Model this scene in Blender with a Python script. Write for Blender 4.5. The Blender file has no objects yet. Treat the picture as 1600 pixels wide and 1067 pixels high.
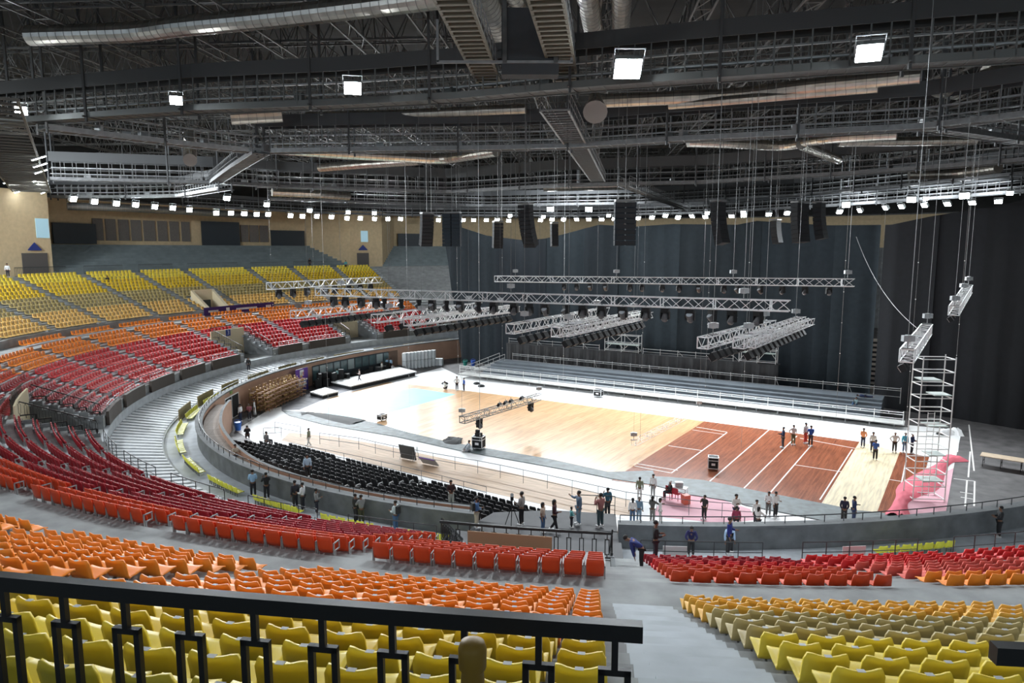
import bpy, math, random
import numpy as np
from mathutils import Vector, Matrix, Euler
random.seed(7)
rng = np.random.default_rng(7)
PI = math.pi
SC = bpy.context.scene
COL = SC.collection

# ------------------------------------------------------------------ camera
FPX, CZ = 1090.0, 16.0
PITCH = math.atan((533.5 - 390.0) / FPX)
cp, sp = math.cos(PITCH), math.sin(PITCH)
cam_d = bpy.data.cameras.new('camera')
cam_d.sensor_width = 36.0
cam_d.lens = FPX / 1600.0 * 36.0
cam_d.clip_start = 0.05
cam_d.clip_end = 600
cam = bpy.data.objects.new('camera', cam_d)
cam.location = (0, 0, CZ)
cam.rotation_euler = (PI / 2 - PITCH, 0, 0)
COL.objects.link(cam)
SC.camera = cam

# ------------------------------------------------------------------ view, world
SC.view_settings.view_transform = 'Standard'
SC.view_settings.look = 'None'
SC.view_settings.exposure = 0.75
SC.view_settings.gamma = 1.0
SC.view_settings.use_curve_mapping = False
world = bpy.data.worlds.new('world')
SC.world = world
world.use_nodes = True
bg = world.node_tree.nodes['Background']
bg.inputs[0].default_value = (0.62, 0.80, 1.0, 1)
bg.inputs[1].default_value = 0.32
# lamp powers (watts) for every floodlight of the hall
W_RING = 10500.0        # ring of floods hung round the roof edge, aimed at the court
W_NEAR = 1000.0        # the same ring where it passes over the near stands
W_BIG = 3000.0         # big floods on the near catwalk, tilted to the near stands
W_UP = 500.0

# ------------------------------------------------------------------ pixel <-> place
def at(x, y, Z):
    v = (y - 533.5) / FPX
    dx, dy, dz = (x - 800) / FPX, cp - v * sp, -sp - v * cp
    t = (Z - CZ) / dz
    return Vector((dx * t, dy * t, Z))

def proj(P):
    P = np.atleast_2d(np.asarray(P, float))
    x, y, z = P[:, 0], P[:, 1], P[:, 2] - CZ
    d = y * cp - z * sp
    v = -(y * sp + z * cp)
    d = np.where(d < .01, .01, d)
    return 800 + FPX * x / d, 533.5 + FPX * v / d, d

# ------------------------------------------------------------------ the bowl: an ellipse and its offsets
EC = np.array([19.255, 74.705]); EA, EB, ETH = 48.781, 39.064, math.radians(33.53)
U1 = np.array([math.cos(ETH), math.sin(ETH)]); U2 = np.array([-math.sin(ETH), math.cos(ETH)])
_T = np.linspace(0, 2 * PI, 7201)
def _ell(t):
    t = np.atleast_1d(t)
    p = EC + np.outer(EA * np.cos(t), U1) + np.outer(EB * np.sin(t), U2)
    n = np.outer(np.cos(t) / EA, U1) + np.outer(np.sin(t) / EB, U2)
    return p, n / np.linalg.norm(n, axis=1)[:, None]
_E, _N = _ell(_T)
_S = np.r_[0, np.cumsum(np.linalg.norm(np.diff(_E, axis=0), axis=1))]
PER = _S[-1]
def ring(s, o):
    """points at rim length s and outward offset o (arrays or numbers)"""
    s = np.atleast_1d(s) % PER
    t = np.interp(s, _S, _T)
    p, n = _ell(t)
    return p + n * np.asarray(o).reshape(-1, 1) if np.ndim(o) else p + n * o
def ringn(s):
    t = np.interp(np.atleast_1d(s) % PER, _S, _T)
    return _ell(t)[1]
def RP(s, o, z):
    p = ring(s, o)[0]
    return Vector((p[0], p[1], z))
def facing(s):
    """rotation about z so that local +y looks to the arena centre"""
    n = ringn(s)[0]
    return math.atan2(n[0], -n[1])      # local +y -> -n
def soff(pt):
    d = np.linalg.norm(_E - np.array(pt[:2]), axis=1); i = d.argmin()
    q = np.array(pt[:2]) - EC
    ins = (q @ U1 / EA) ** 2 + (q @ U2 / EB) ** 2 < 1
    return _S[i], (-d[i] if ins else d[i])

# ------------------------------------------------------------------ materials
MATS = {}
def mat(name, col, rough=.6, metal=0., var=.0, scale=3., bump=0., bscale=40., spec=.5, emit=None, estr=0., alpha=1., trans=0.):
    if name in MATS: return MATS[name]
    m = bpy.data.materials.new(name); m.use_nodes = True
    nt = m.node_tree; b = nt.nodes['Principled BSDF']
    b.inputs['Base Color'].default_value = (*col, 1)
    b.inputs['Roughness'].default_value = rough
    b.inputs['Metallic'].default_value = metal
    b.inputs['Specular IOR Level'].default_value = spec
    if emit:
        b.inputs['Emission Color'].default_value = (*emit, 1)
        b.inputs['Emission Strength'].default_value = estr
    if trans: b.inputs['Transmission Weight'].default_value = trans
    if alpha < 1: b.inputs['Alpha'].default_value = alpha
    tc = nt.nodes.new('ShaderNodeTexCoord')
    if var > 0:
        nz = nt.nodes.new('ShaderNodeTexNoise'); nz.inputs['Scale'].default_value = scale
        nz.inputs['Detail'].default_value = 5
        nt.links.new(tc.outputs['Object'], nz.inputs['Vector'])
        rp = nt.nodes.new('ShaderNodeValToRGB')
        rp.color_ramp.elements[0].position = .3; rp.color_ramp.elements[1].position = .7
        rp.color_ramp.elements[0].color = (*[max(0, c * (1 - var)) for c in col], 1)
        rp.color_ramp.elements[1].color = (*[min(1, c * (1 + var)) for c in col], 1)
        nt.links.new(nz.outputs['Fac'], rp.inputs['Fac'])
        nt.links.new(rp.outputs['Color'], b.inputs['Base Color'])
    if bump > 0:
        n2 = nt.nodes.new('ShaderNodeTexNoise'); n2.inputs['Scale'].default_value = bscale
        nt.links.new(tc.outputs['Object'], n2.inputs['Vector'])
        bp = nt.nodes.new('ShaderNodeBump'); bp.inputs['Strength'].default_value = bump
        nt.links.new(n2.outputs['Fac'], bp.inputs['Height'])
        nt.links.new(bp.outputs['Normal'], b.inputs['Normal'])
    MATS[name] = m
    return m

def plank_mat(name, c1, c2, ang, width=.09, length=1.8, rough=.3, groove=.004, gcol=(.2, .1, .05)):
    """strip floor: brick texture turned to the strips' direction, each strip its own tone"""
    m = bpy.data.materials.new(name); m.use_nodes = True
    nt = m.node_tree; b = nt.nodes['Principled BSDF']; b.inputs['Roughness'].default_value = rough
    tc = nt.nodes.new('ShaderNodeTexCoord'); mp = nt.nodes.new('ShaderNodeMapping')
    mp.inputs['Rotation'].default_value = (0, 0, -ang)
    br = nt.nodes.new('ShaderNodeTexBrick')
    br.inputs['Color1'].default_value = (*c1, 1); br.inputs['Color2'].default_value = (*c2, 1)
    br.inputs['Mortar'].default_value = (*gcol, 1)
    br.inputs['Scale'].default_value = 1.0
    br.inputs['Mortar Size'].default_value = groove
    br.inputs['Brick Width'].default_value = length; br.inputs['Row Height'].default_value = width
    br.offset = .37
    nz = nt.nodes.new('ShaderNodeTexNoise'); nz.inputs['Scale'].default_value = 1.0; nz.inputs['Detail'].default_value = 6
    mp2 = nt.nodes.new('ShaderNodeMapping'); mp2.inputs['Rotation'].default_value = (0, 0, -ang)
    mp2.inputs['Scale'].default_value = (.5, 6, 1)
    mx = nt.nodes.new('ShaderNodeMix'); mx.data_type = 'RGBA'; mx.blend_type = 'MULTIPLY'; mx.inputs[0].default_value = .55
    rp = nt.nodes.new('ShaderNodeValToRGB')
    rp.color_ramp.elements[0].color = (.45, .42, .4, 1); rp.color_ramp.elements[1].color = (1, 1, 1, 1)
    rp.color_ramp.elements[0].position = .32; rp.color_ramp.elements[1].position = .6
    L = nt.links.new
    L(tc.outputs['Object'], mp.inputs['Vector']); L(mp.outputs['Vector'], br.inputs['Vector'])
    mp_r = nt.nodes.new('ShaderNodeMapping'); mp_r.inputs['Scale'].default_value = (.5, 6, 1)
    L(mp.outputs['Vector'], mp_r.inputs['Vector']); L(mp_r.outputs['Vector'], nz.inputs['Vector'])
    L(nz.outputs['Fac'], rp.inputs['Fac'])
    L(br.outputs['Color'], mx.inputs[6]); L(rp.outputs['Color'], mx.inputs[7])
    L(mx.outputs[2], b.inputs['Base Color'])
    return m

concrete = mat('concrete', (.30, .31, .31), .75, var=.22, scale=1.1, bump=.15, bscale=30)
concrete_d = mat('concrete_dark', (.16, .17, .175), .8, var=.25, scale=1.3)
concrete_g = mat('bleacher_paint', (.20, .24, .25), .7, var=.15, scale=.8)
concrete_b = mat('step_paint', (.46, .49, .52), .7, var=.15, scale=1.5)
floor_m = mat('arena_floor_concrete', (.095, .09, .09), .6, var=.45, scale=.9)
beige_wall = mat('beige_wall', (.60, .47, .29), .8, var=.08, scale=2)
terra = mat('terracotta_wall', (.47, .29, .205), .7, var=.08, scale=1.0)
grey_panel = mat('grey_acoustic_panel', (.16, .145, .13), .9, var=.1, scale=4)
dark_panel = mat('dark_screen', (.035, .045, .055), .5)
steel_dk = mat('dark_steel', (.085, .085, .082), .55, .2, var=.25, scale=2)
steel_md = mat('grey_painted_steel', (.21, .215, .215), .5, .2, var=.2, scale=2)
steel_lt = mat('light_grey_steel', (.42, .44, .45), .45, .3, var=.15, scale=3)
alu = mat('bare_aluminium', (.90, .91, .92), .35, .3, var=.06, scale=6)
galv = mat('galvanised_duct', (.62, .58, .52), .30, .95, var=.18, scale=1.6, bump=.1, bscale=6)
black_p = mat('black_powder_coat', (.012, .012, .013), .4)
blackish = mat('black_plastic', (.018, .019, .02), .65, spec=.25)
black_cloth = mat('black_cloth', (.02, .022, .024), .9, var=.2, scale=5)
roof_m = mat('roof_deck', (.022, .022, .021), .8, var=.3, scale=.6)
white_m = mat('white_vinyl', (.86, .86, .86), .55, var=.03, scale=1.2)
white_p = mat('white_paint', (.8, .8, .79), .5)
lens_m = mat('lamp_lens', (.9, .95, 1), .3, emit=(.86, .95, 1.0), estr=60)
lens_big = mat('lamp_lens_big', (.9, .95, 1), .3, emit=(.86, .95, 1.0), estr=150)
glass_m = mat('tinted_glass', (.10, .16, .17), .08, var=.2, scale=1)
skin_m = mat('skin_brown', (.23, .12, .075), .6)
hair_m = mat('hair_black', (.012, .010, .009), .7)

# ------------------------------------------------------------------ mesh building
class MB:
    def __init__(s): s.v = []; s.f = []; s.m = []; s.n = 0
    def add(s, verts, faces, mi=0):
        verts = np.asarray(verts, float).reshape(-1, 3)
        s.v.append(verts)
        for f in faces: s.f.append([i + s.n for i in f]); s.m.append(mi)
        s.n += len(verts)
        return s
    def box(s, c, d, rz=0, mi=0, M=None):
        x, y, z = d[0] / 2, d[1] / 2, d[2] / 2
        v = np.array([(-x, -y, -z), (x, -y, -z), (x, y, -z), (-x, y, -z), (-x, -y, z), (x, -y, z), (x, y, z), (-x, y, z)])
        if M is not None: v = v @ np.array(M.to_3x3()).T
        if rz:
            a, b = math.cos(rz), math.sin(rz)
            v = v @ np.array([[a, b, 0], [-b, a, 0], [0, 0, 1]])
        v = v + np.array(c)
        return s.add(v, [(0, 3, 2, 1), (4, 5, 6, 7), (0, 1, 5, 4), (1, 2, 6, 5), (2, 3, 7, 6), (3, 0, 4, 7)], mi)
    def bar(s, p, q, r=.02, n=4, mi=0, r2=None, cap=True):
        p = np.array(p, float); q = np.array(q, float); d = q - p; L = np.linalg.norm(d)
        if L < 1e-6: return s
        d /= L
        a = np.array([0, 0, 1.]) if abs(d[2]) < .9 else np.array([1., 0, 0])
        u = np.cross(d, a); u /= np.linalg.norm(u); w = np.cross(d, u)
        r2 = r if r2 is None else r2
        k = np.arange(n) * 2 * PI / n + PI / n
        c = np.outer(np.cos(k), u) + np.outer(np.sin(k), w)
        V = np.r_[p + c * r, q + c * r2]
        F = [(i, i + n, (i + 1) % n + n, (i + 1) % n) for i in range(n)]
        if cap: F += [tuple(range(n)), tuple(range(2 * n - 1, n - 1, -1))]
        return s.add(V, F, mi)
    def tube(s, pts, r, n=8, mi=0, cap=True, rf=None):
        P = np.array([tuple(p) for p in pts], float)
        m = len(P); T = np.gradient(P, axis=0); T /= np.linalg.norm(T, axis=1)[:, None]
        a = np.array([0, 0, 1.]) if abs(T[0][2]) < .9 else np.array([1., 0, 0])
        V = []
        for i in range(m):
            u = np.cross(T[i], a)
            if np.linalg.norm(u) < .05: u = np.cross(T[i], np.array([1., 0, 0]))
            u /= np.linalg.norm(u); w = np.cross(T[i], u); a = np.cross(u, T[i])
            rr = r if rf is None else r * rf[i]
            k = np.arange(n) * 2 * PI / n
            V.append(P[i] + rr * (np.outer(np.cos(k), u) + np.outer(np.sin(k), w)))
        F = [(j * n + i, (j + 1) * n + i, (j + 1) * n + (i + 1) % n, j * n + (i + 1) % n) for j in range(m - 1) for i in range(n)]
        if cap: F += [tuple(range(n)), tuple(range(m * n - 1, (m - 1) * n - 1, -1))]
        return s.add(np.concatenate(V), F, mi)
    def prism(s, poly, z0, z1, mi=0):
        n = len(poly)
        V = [(p[0], p[1], z0) for p in poly] + [(p[0], p[1], z1) for p in poly]
        F = [tuple(range(n - 1, -1, -1)), tuple(range(n, 2 * n))] + [(i, (i + 1) % n, (i + 1) % n + n, i + n) for i in range(n)]
        return s.add(V, F, mi)
    def quad(s, a, b, c, d, mi=0): return s.add([tuple(a), tuple(b), tuple(c), tuple(d)], [(0, 1, 2, 3)], mi)
    def lathe(s, prof, c=(0, 0, 0), n=12, mi=0, M=None):
        k = np.arange(n) * 2 * PI / n
        V = np.concatenate([np.c_[r * np.cos(k), r * np.sin(k), np.full(n, z)] for r, z in prof])
        if M is not None: V = V @ np.array(M.to_3x3()).T
        V = V + np.array(c); m = len(prof)
        F = [(j * n + i, j * n + (i + 1) % n, (j + 1) * n + (i + 1) % n, (j + 1) * n + i) for j in range(m - 1) for i in range(n)]
        F += [tuple(range(n - 1, -1, -1)), tuple(range((m - 1) * n, m * n))]
        return s.add(V, F, mi)
    def sweep(s, prof, s0, s1, ds=1.2, mi=0, closed=False, caps=True):
        """profile of (offset, z) swept along the bowl between two rim lengths"""
        k = max(2, int(abs(s1 - s0) / ds) + 1)
        ss = np.linspace(s0, s1, k); V = []
        for o, z in prof: V.append(np.c_[ring(ss, o), np.full(k, z)])
        m = len(prof); F = []
        rngm = range(m if closed else m - 1)
        for j in rngm:
            jj = (j + 1) % m
            for i in range(k - 1): F.append((j * k + i, j * k + i + 1, jj * k + i + 1, jj * k + i))
        if closed and caps:
            F.append(tuple(j * k for j in range(m))); F.append(tuple(j * k + k - 1 for j in range(m - 1, -1, -1)))
        return s.add(np.concatenate(V), F, mi)
    def mesh(s, name, mats):
        me = bpy.data.meshes.new(name)
        V = np.concatenate(s.v) if s.v else np.zeros((0, 3))
        me.vertices.add(len(V)); me.vertices.foreach_set('co', V.ravel())
        ln = np.array([len(f) for f in s.f], dtype=np.int32)
        idx = np.fromiter((i for f in s.f for i in f), dtype=np.int32, count=int(ln.sum()))
        me.loops.add(len(idx)); me.loops.foreach_set('vertex_index', idx)
        me.polygons.add(len(ln)); me.polygons.foreach_set('loop_start', np.r_[0, np.cumsum(ln)[:-1]].astype(np.int32))
        me.polygons.foreach_set('loop_total', ln)
        for m in (mats if isinstance(mats, (list, tuple)) else [mats]): me.materials.append(m)
        me.polygons.foreach_set('material_index', np.array(s.m, dtype=np.int32))
        me.polygons.foreach_set('use_smooth', np.zeros(len(ln), bool))
        me.update(calc_edges=True); me.validate()
        return me
    def build(s, name, mats, parent=None, loc=(0, 0, 0), rz=0, smooth=False):
        me = s.mesh(name, mats)
        if smooth: me.polygons.foreach_set('use_smooth', np.ones(len(me.polygons), bool))
        o = bpy.data.objects.new(name, me); COL.objects.link(o)
        if parent is not None: o.parent = parent
        o.location = loc; o.rotation_euler = (0, 0, rz)
        return o

def tag(o, label=None, cat=None, group=None, kind=None):
    if label: o['label'] = label
    if cat: o['category'] = cat
    if group: o['group'] = group
    if kind: o['kind'] = kind
    return o
def thing(name, label, cat, loc=(0, 0, 0), rz=0, group=None):
    o = bpy.data.objects.new(name, None); o.empty_display_size = .2; COL.objects.link(o)
    o.location = loc; o.rotation_euler = (0, 0, rz)
    return tag(o, label, cat, group)
KIDS = {}
def kids(o):
    if o.name not in KIDS: KIDS[o.name] = [c for c in bpy.data.objects if c.parent == o]
    return KIDS[o.name]
def dup(root, loc, rot=None, label=None, group=None, scale=None):
    r = root.copy(); COL.objects.link(r); r.location = loc
    if rot is not None: r.rotation_euler = rot if isinstance(rot, (tuple, Euler)) else (0, 0, rot)
    if scale: r.scale = (scale,) * 3
    if label: r['label'] = label
    if group: r['group'] = group
    for ch in kids(root):
        c = ch.copy(); COL.objects.link(c); c.parent = r
        for g in kids(ch):
            d = g.copy(); COL.objects.link(d); d.parent = c
    return r
def structure(o): o['kind'] = 'structure'; return o
ORD = 'first second third fourth fifth sixth seventh eighth ninth tenth eleventh twelfth thirteenth fourteenth fifteenth sixteenth seventeenth eighteenth nineteenth twentieth'.split()
def ordn(i):
    if i < 20: return ORD[i]
    n = i + 1
    t = {2: 'twenty', 3: 'thirty', 4: 'forty', 5: 'fifty'}[n // 10]
    return (t + '-' + ORD[n % 10 - 1]) if n % 10 else {20: 'twentieth', 30: 'thirtieth', 40: 'fortieth', 50: 'fiftieth'}[n]
# ================================================================== STRUCTURE
# profile of the bowl (all heights above the arena floor)
Z_WALK, Z_RIM = 1.6, 2.8
LOW = [(15.2 - .9 * k, 7.0 - .35 * k) for k in range(10)]      # seat lines of the lower tier, back to front
UPP = [(18.6 + .76 * k, 8.07 + .33 * k) for k in range(15)]    # seat lines of the upper tier, front to back
Z_MID, Z_CON = 7.35, 12.9
VOM_L = [(102.4, 106.9), (133.4, 138.2), (164.2, 169.5), (85.7, 90.2)]   # openings in the lower tier (rows k>=5)
VOM_U = [(98.9, 100.9), (124.2, 126.4)]                        # openings in the upper tier (rows 0..4)
def low_profile(k0, k1):
    pr = []
    for k in range(k0, k1):
        o, z = LOW[k]
        pr += [(o + .22, z), (o - .68, z)]
    return pr
def upp_profile(k0, k1):
    pr = []
    for k in range(k0, k1):
        o, z = UPP[k]
        pr += [(o - .56, z), (o + .2, z)]
    return pr
S0, S1 = 58.0, 216.0
def segs(vs, a, b):
    out = []; x = a
    for v0, v1 in sorted(vs):
        if v1 < a or v0 > b: continue
        out.append((x, v0, False)); out.append((v0, v1, True)); x = v1
    out.append((x, b, False)); return out

t = MB()
STEP_F = [(6.42, 3.1), (5.7, 3.1), (5.7, 2.8), (5.0, 2.8), (5.0, 2.5), (4.3, 2.5), (4.3, 2.2), (3.6, 2.2), (3.6, 1.9), (2.9, 1.9), (2.9, Z_WALK), (.25, Z_WALK)]
for a, b, v in segs(VOM_L, S0, S1):
    if not v:
        t.sweep([(17.96, Z_MID), (15.42, Z_MID)] + low_profile(0, 10) + [(6.42, 3.1)], a, b)
    else:
        t.sweep([(17.96, Z_MID), (15.42, Z_MID)] + low_profile(0, 5) + ([(10.92, 5.15), (9.3, 5.15), (9.3, 3.1), (6.42, 3.1)] if a > 160 else [(10.92, 3.1), (6.42, 3.1)]), a, b)
terr = structure(t.build('terrace_lower', concrete))
t = MB(); t.sweep([(6.42, 3.1), (6.1, 3.1), (6.1, 2.35), (2.6, 1.75), (2.6, Z_WALK), (.25, Z_WALK)], S0, 162.9); t.sweep([(6.42, 3.1), (5.2, 3.1), (5.2, 2.5), (4.0, 2.5), (4.0, Z_WALK), (.25, Z_WALK)], 170.0, S1)
structure(t.build('terrace_front_steps', concrete_b))
t = MB(); t.sweep([(9.3, 3.12), (3.2, 3.12), (3.2, 2.3), (.0, 2.3)], 162.9, 170.0)
structure(t.build('terrace_deck_steps', mat('deck_dark', (.055, .055, .06), .7, var=.2, scale=1)))
t = MB()
for a, b, v in segs(VOM_U, S0, S1):
    if not v: t.sweep([(17.96, Z_MID), (18.04, Z_MID)] + upp_profile(0, 15) + [(29.44, Z_CON), (32.2, Z_CON)], a, b)
    else: t.sweep([(17.96, Z_MID), (21.2, Z_MID), (21.2, Z_MID)] + [(21.2, 9.6)] + upp_profile(5, 15) + [(29.44, Z_CON), (32.2, Z_CON)], a, b)
structure(t.build('terrace_upper', concrete))

t = MB()
for i in range(86):
    s = 96 + i * .76
    t.sweep([(6.05, 2.34), (2.7, 1.77), (2.7, 1.86), (6.05, 2.43)], s, s + .42, closed=True)
structure(t.build('terrace_ramp_slabs', mat('pale_slab', (.62, .64, .66), .6, var=.08)))
# bleachers behind the concourse, cut away in wedges at the stair cores
def px_s(x, y, z, o=40.0):
    """rim length of the ring point seen at pixel x"""
    ss = np.linspace(56, 150, 4001); P = np.c_[ring(ss, o), np.full(len(ss), z)]
    X, Y, D = proj(P); return float(ss[np.abs(X - x).argmin()])
def _core(x0, x1, X0, X1, nm):
    a, b = px_s(x1, 0, 13, 32.2), px_s(x0, 0, 13, 32.2)
    A, B = px_s(X1, 0, 17, 40.2), px_s(X0, 0, 17, 40.2)
    return (a, b, (a - A) / 10, (B - b) / 10, nm)
CORES = [_core(-50, 84, -70, 79, 'left'), _core(548, 598, 478, 616, 'middle')]
t = MB()
def bsegs(j):
    cuts = sorted([(a - w * j, b + w2 * j) for a, b, w, w2, _ in CORES])
    x = 54.0; out = []
    for a, b in cuts:
        if a > x: out.append((x, a))
        x = b
    out.append((x, 205.0)); return out
for j in range(10):
    for a, b in bsegs(j):
        o = 32.2 + .8 * j; z = Z_CON + .38 * j
        t.sweep([(o, z), (o, z + .38), (o + .8, z + .38)], a, b, ds=2)
structure(t.build('terrace_bleacher', concrete_g))
for a, b, w, w2, nm in CORES:
    t = MB(); ztop = 22.9
    inner = ring(np.linspace(a, b, 11), 32.2); outer = ring(np.array([b + w2 * 10, a - w * 10]), 40.2)
    t.prism([tuple(q) for q in inner] + [tuple(outer[0]), tuple(outer[1])], Z_CON - .3, ztop)
    structure(t.build('wall_core_' + nm, beige_wall))

# outer wall of the hall, beige below, dark cladding above
t = MB(); t.sweep([(40.25, 16.4), (40.25, 22.9)], -85, 140, ds=2); structure(t.build('wall_outer', beige_wall))
t = MB(); t.sweep([(40.3, 0), (40.3, 16.5)], -85, 60, ds=2); structure(t.build('wall_outer_low', concrete_d))
t = MB(); t.sweep([(40.2, 22.9), (40.2, 33.5)], -85, 140, ds=2); structure(t.build('wall_upper', roof_m))
t = MB()
for i in range(-84, 139, 3): t.sweep([(40.0, 22.9), (39.9, 22.9), (39.9, 23.15), (40.0, 23.15)], i, i + 2.9, closed=True)
structure(t.build('trim_1', steel_dk))
# pilasters and grey acoustic panels on it
def wall_panel(name, x0, x1, z0, z1, m, label=None, cat=None, group=None, o=40.15, th=.12):
    a, b = px_s(x0, 0, z0), px_s(x1, 0, z0)
    t = MB(); t.sweep([(o, z0), (o - th, z0), (o - th, z1), (o, z1)], min(a, b), max(a, b), ds=.8, closed=True)
    ob = t.build(name, m)
    return tag(ob, label, cat, group) if label else structure(ob)
xs = [145, 165, 185, 205, 224, 246, 265, 283, 300, 312]
for i in range(9):
    if i == 8: break
    wall_panel('acoustic_panel', xs[i] + 2, xs[i + 1] - 2, 17.3, 20.4, grey_panel, 'grey acoustic panel on the beige wall above the bleachers, %s from the left' % ORD[i], 'wall panel', 'grey acoustic panels on the beige wall')
for i, (a, b) in enumerate([(377, 389), (391, 405), (407, 420)]):
    wall_panel('acoustic_panel', a, b, 17.3, 20.2, grey_panel, 'grey acoustic panel between the two dark scoreboards, %s from the left' % ORD[i], 'wall panel', 'grey acoustic panels on the beige wall')
for a, b, z0, z1, l in [(82, 149, 16.8, 19.6, 'long dark screen on the beige wall beside the left stair core'),
                        (315, 374, 16.6, 20.6, 'tall dark screen on the beige wall, largest of the three'),
                        (423, 475, 16.7, 19.4, 'low dark screen on the beige wall left of the middle stair core'),
                        (621, 659, 16.7, 19.2, 'low dark screen right of the middle stair core beside the curtain')]:
    t = None
    wall_panel('scoreboard_screen', a, b, z0, z1, dark_panel, l, 'screen', 'dark screens on the outer wall', o=39.9, th=.25)

# inner wall of the arena: rim parapet
t = MB()
PAR = [(.25, 0), (.25, 2.72), (0, 2.72), (0, 0)]
t.sweep(PAR, 74.0, 162.9, ds=.8, closed=True, mi=0); t.sweep(PAR, 170.0, S1 + 10, ds=.8, closed=True, mi=0)
structure(t.build('wall_arena_rim', terra))
t = MB()
INN = [(.26, Z_WALK - .4), (.32, Z_WALK - .4), (.32, 2.7), (.26, 2.7)]
for a, b in ((74, 162.9), (170.0, S1)):
    t.sweep(INN, a, b, ds=.8, closed=True)
structure(t.build('wall_rim_inner_face', concrete_d))
t = MB()
COP = [(-.12, 2.72), (.42, 2.72), (.42, 2.84), (-.12, 2.84)]
for a, b in ((74, 162.9), (170.0, S1)): t.sweep(COP, a, b, ds=.8, closed=True)
structure(t.build('trim_2', concrete_d))

# front edge of the lower tier: low dark fascia, split at the aisles
AIS = [75.0, 80.0, 85.4, 90.5, 97.4, 102.2, 107.1, 112.6, 117.6, 122.8, 128.0, 133.2, 138.4, 143.6, 148.8, 154.0, 158.9, 163.9, 169.8, 175.4, 181.0, 186.6, 192.2, 197.8, 203.4, 209.0]
fascia = mat('brown_fascia', (.075, .06, .05), .6)
def in_vom(a, b, V): return any(min(b, v1) - max(a, v0) > 1 for v0, v1 in V)
t = MB()
for a, b in zip(AIS[:-1], AIS[1:]):
    if b > 134 or in_vom(a, b, VOM_L): continue
    t.sweep([(6.35, 3.0), (6.15, 3.0), (6.15, 4.15), (6.35, 4.15)], a + .6, b - .6, closed=True)
structure(t.build('trim_3', fascia))
t = MB()
for a, b in zip(AIS[:-1], AIS[1:]):
    if a < 133 or in_vom(a, b, VOM_L): continue
    t.sweep([(6.42, 3.0), (6.2, 3.0), (6.2, 3.75), (6.42, 3.75)], a + .6, b - .6, closed=True)
structure(t.build('trim_4', concrete))

# half steps in the aisles
t = MB(); tw = MB()
for s in AIS:
    for k in range(9):
        if in_vom(s - 1, s + 1, VOM_L) and k > 4: continue
        o, z = LOW[k + 1]
        t.sweep([(o + .22, z), (o - .12, z), (o - .12, z + .17), (o + .22, z + .17)], s - .52, s + .52, closed=True)
    for k in range(0, 14):
        o, z = UPP[k]
        (t if s != 169.8 else tw).sweep([(o + .2, z), (o - .14, z), (o - .14, z + .165), (o + .2, z + .165)], s - .42, s + .42, closed=True)
structure(t.build('terrace_aisle_steps', concrete_b))
for k in range(15):
    o, z = UPP[k]; tw.sweep([(o + .2, z), (o - .555, z), (o - .555, z + .012), (o + .2, z + .012)], 169.25, 170.2, closed=True)
structure(tw.build('terrace_wide_aisle', mat('pale_aisle_paint', (.44, .48, .51), .65, var=.12, scale=1.5)))

# ------------------------------------------------------------------ openings (vomitories)
beige_l = mat('pale_beige_render', (.72, .62, .42), .8)
def vom_low(i, a, b, num=True):
    o0 = 10.92; z0 = Z_WALK + 1.5
    t = MB(); top = LOW[4][1]
    t.sweep([(o0, 3.1), (o0 - .12, 3.1), (o0 - .12, top + .85), (o0, top + .85)], a, b, closed=True)
    if i == 3:
        t = MB(); t.sweep([(9.3, 3.1), (9.22, 3.1), (9.22, 5.2), (9.3, 5.2)], a, b, closed=True)
    structure(t.build('wall_vomitory_back_%d' % i, beige_l if i != 3 else concrete_d))
    if i == 3:
        t = MB(); t.sweep([(9.62, 5.17), (9.57, 5.17), (9.57, 5.95), (9.62, 5.95)], a + 1.0, a + 3.5, closed=True)
        tag(t.build('brown_board', mat('brown_board', (.34, .2, .11), .6)), 'long brown board standing behind the orange red seats under the black rail', 'board')
    t = MB()
    for e in (a, b):
        d = .12 if e == a else -.12
        for k in range(5, 10):
            o, z = LOW[k]
            t.sweep([(o + .22, 3.1), (o - .68, 3.1), (o - .68, z + .25), (o + .22, z + .25)], min(e, e + d), max(e, e + d), ds=.2, closed=True)
    structure(t.build('wall_vomitory_side_%d' % i, concrete_d))
for i, (a, b) in enumerate(VOM_L): vom_low(i + 1, a, b)
for i, (a, b) in enumerate(VOM_U):
    t = MB()
    t.sweep([(21.2, Z_MID), (21.0, Z_MID), (21.0, 10.7), (21.2, 10.7)], a, b, closed=True)
    for e, d in ((a - .3, 1), (b + .3, -1)):
        ss = sorted((e, e + d * .3))
        p0 = ring(np.array(ss), 18.2); p1 = ring(np.array(ss), 21.2)
        V = [(*p0[0], Z_MID), (*p0[1], Z_MID), (*p1[1], Z_MID), (*p1[0], Z_MID), (*p0[0], 8.3), (*p0[1], 8.3), (*p1[1], 10.7), (*p1[0], 10.7)]
        t.add(V, [(0, 1, 2, 3), (4, 5, 6, 7), (0, 1, 5, 4), (1, 2, 6, 5), (2, 3, 7, 6), (3, 0, 4, 7)])
    structure(t.build('wall_vomitory_upper_%d' % (i + 1), beige_l))
    c = (a + b) / 2
    t = MB(); t.sweep([(20.98, Z_MID), (20.92, Z_MID), (20.92, 9.3), (20.98, 9.3)], c - .75, c + .55, ds=.4, closed=True)
    structure(t.build('door_%d' % (i + 1), dark_panel))

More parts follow.
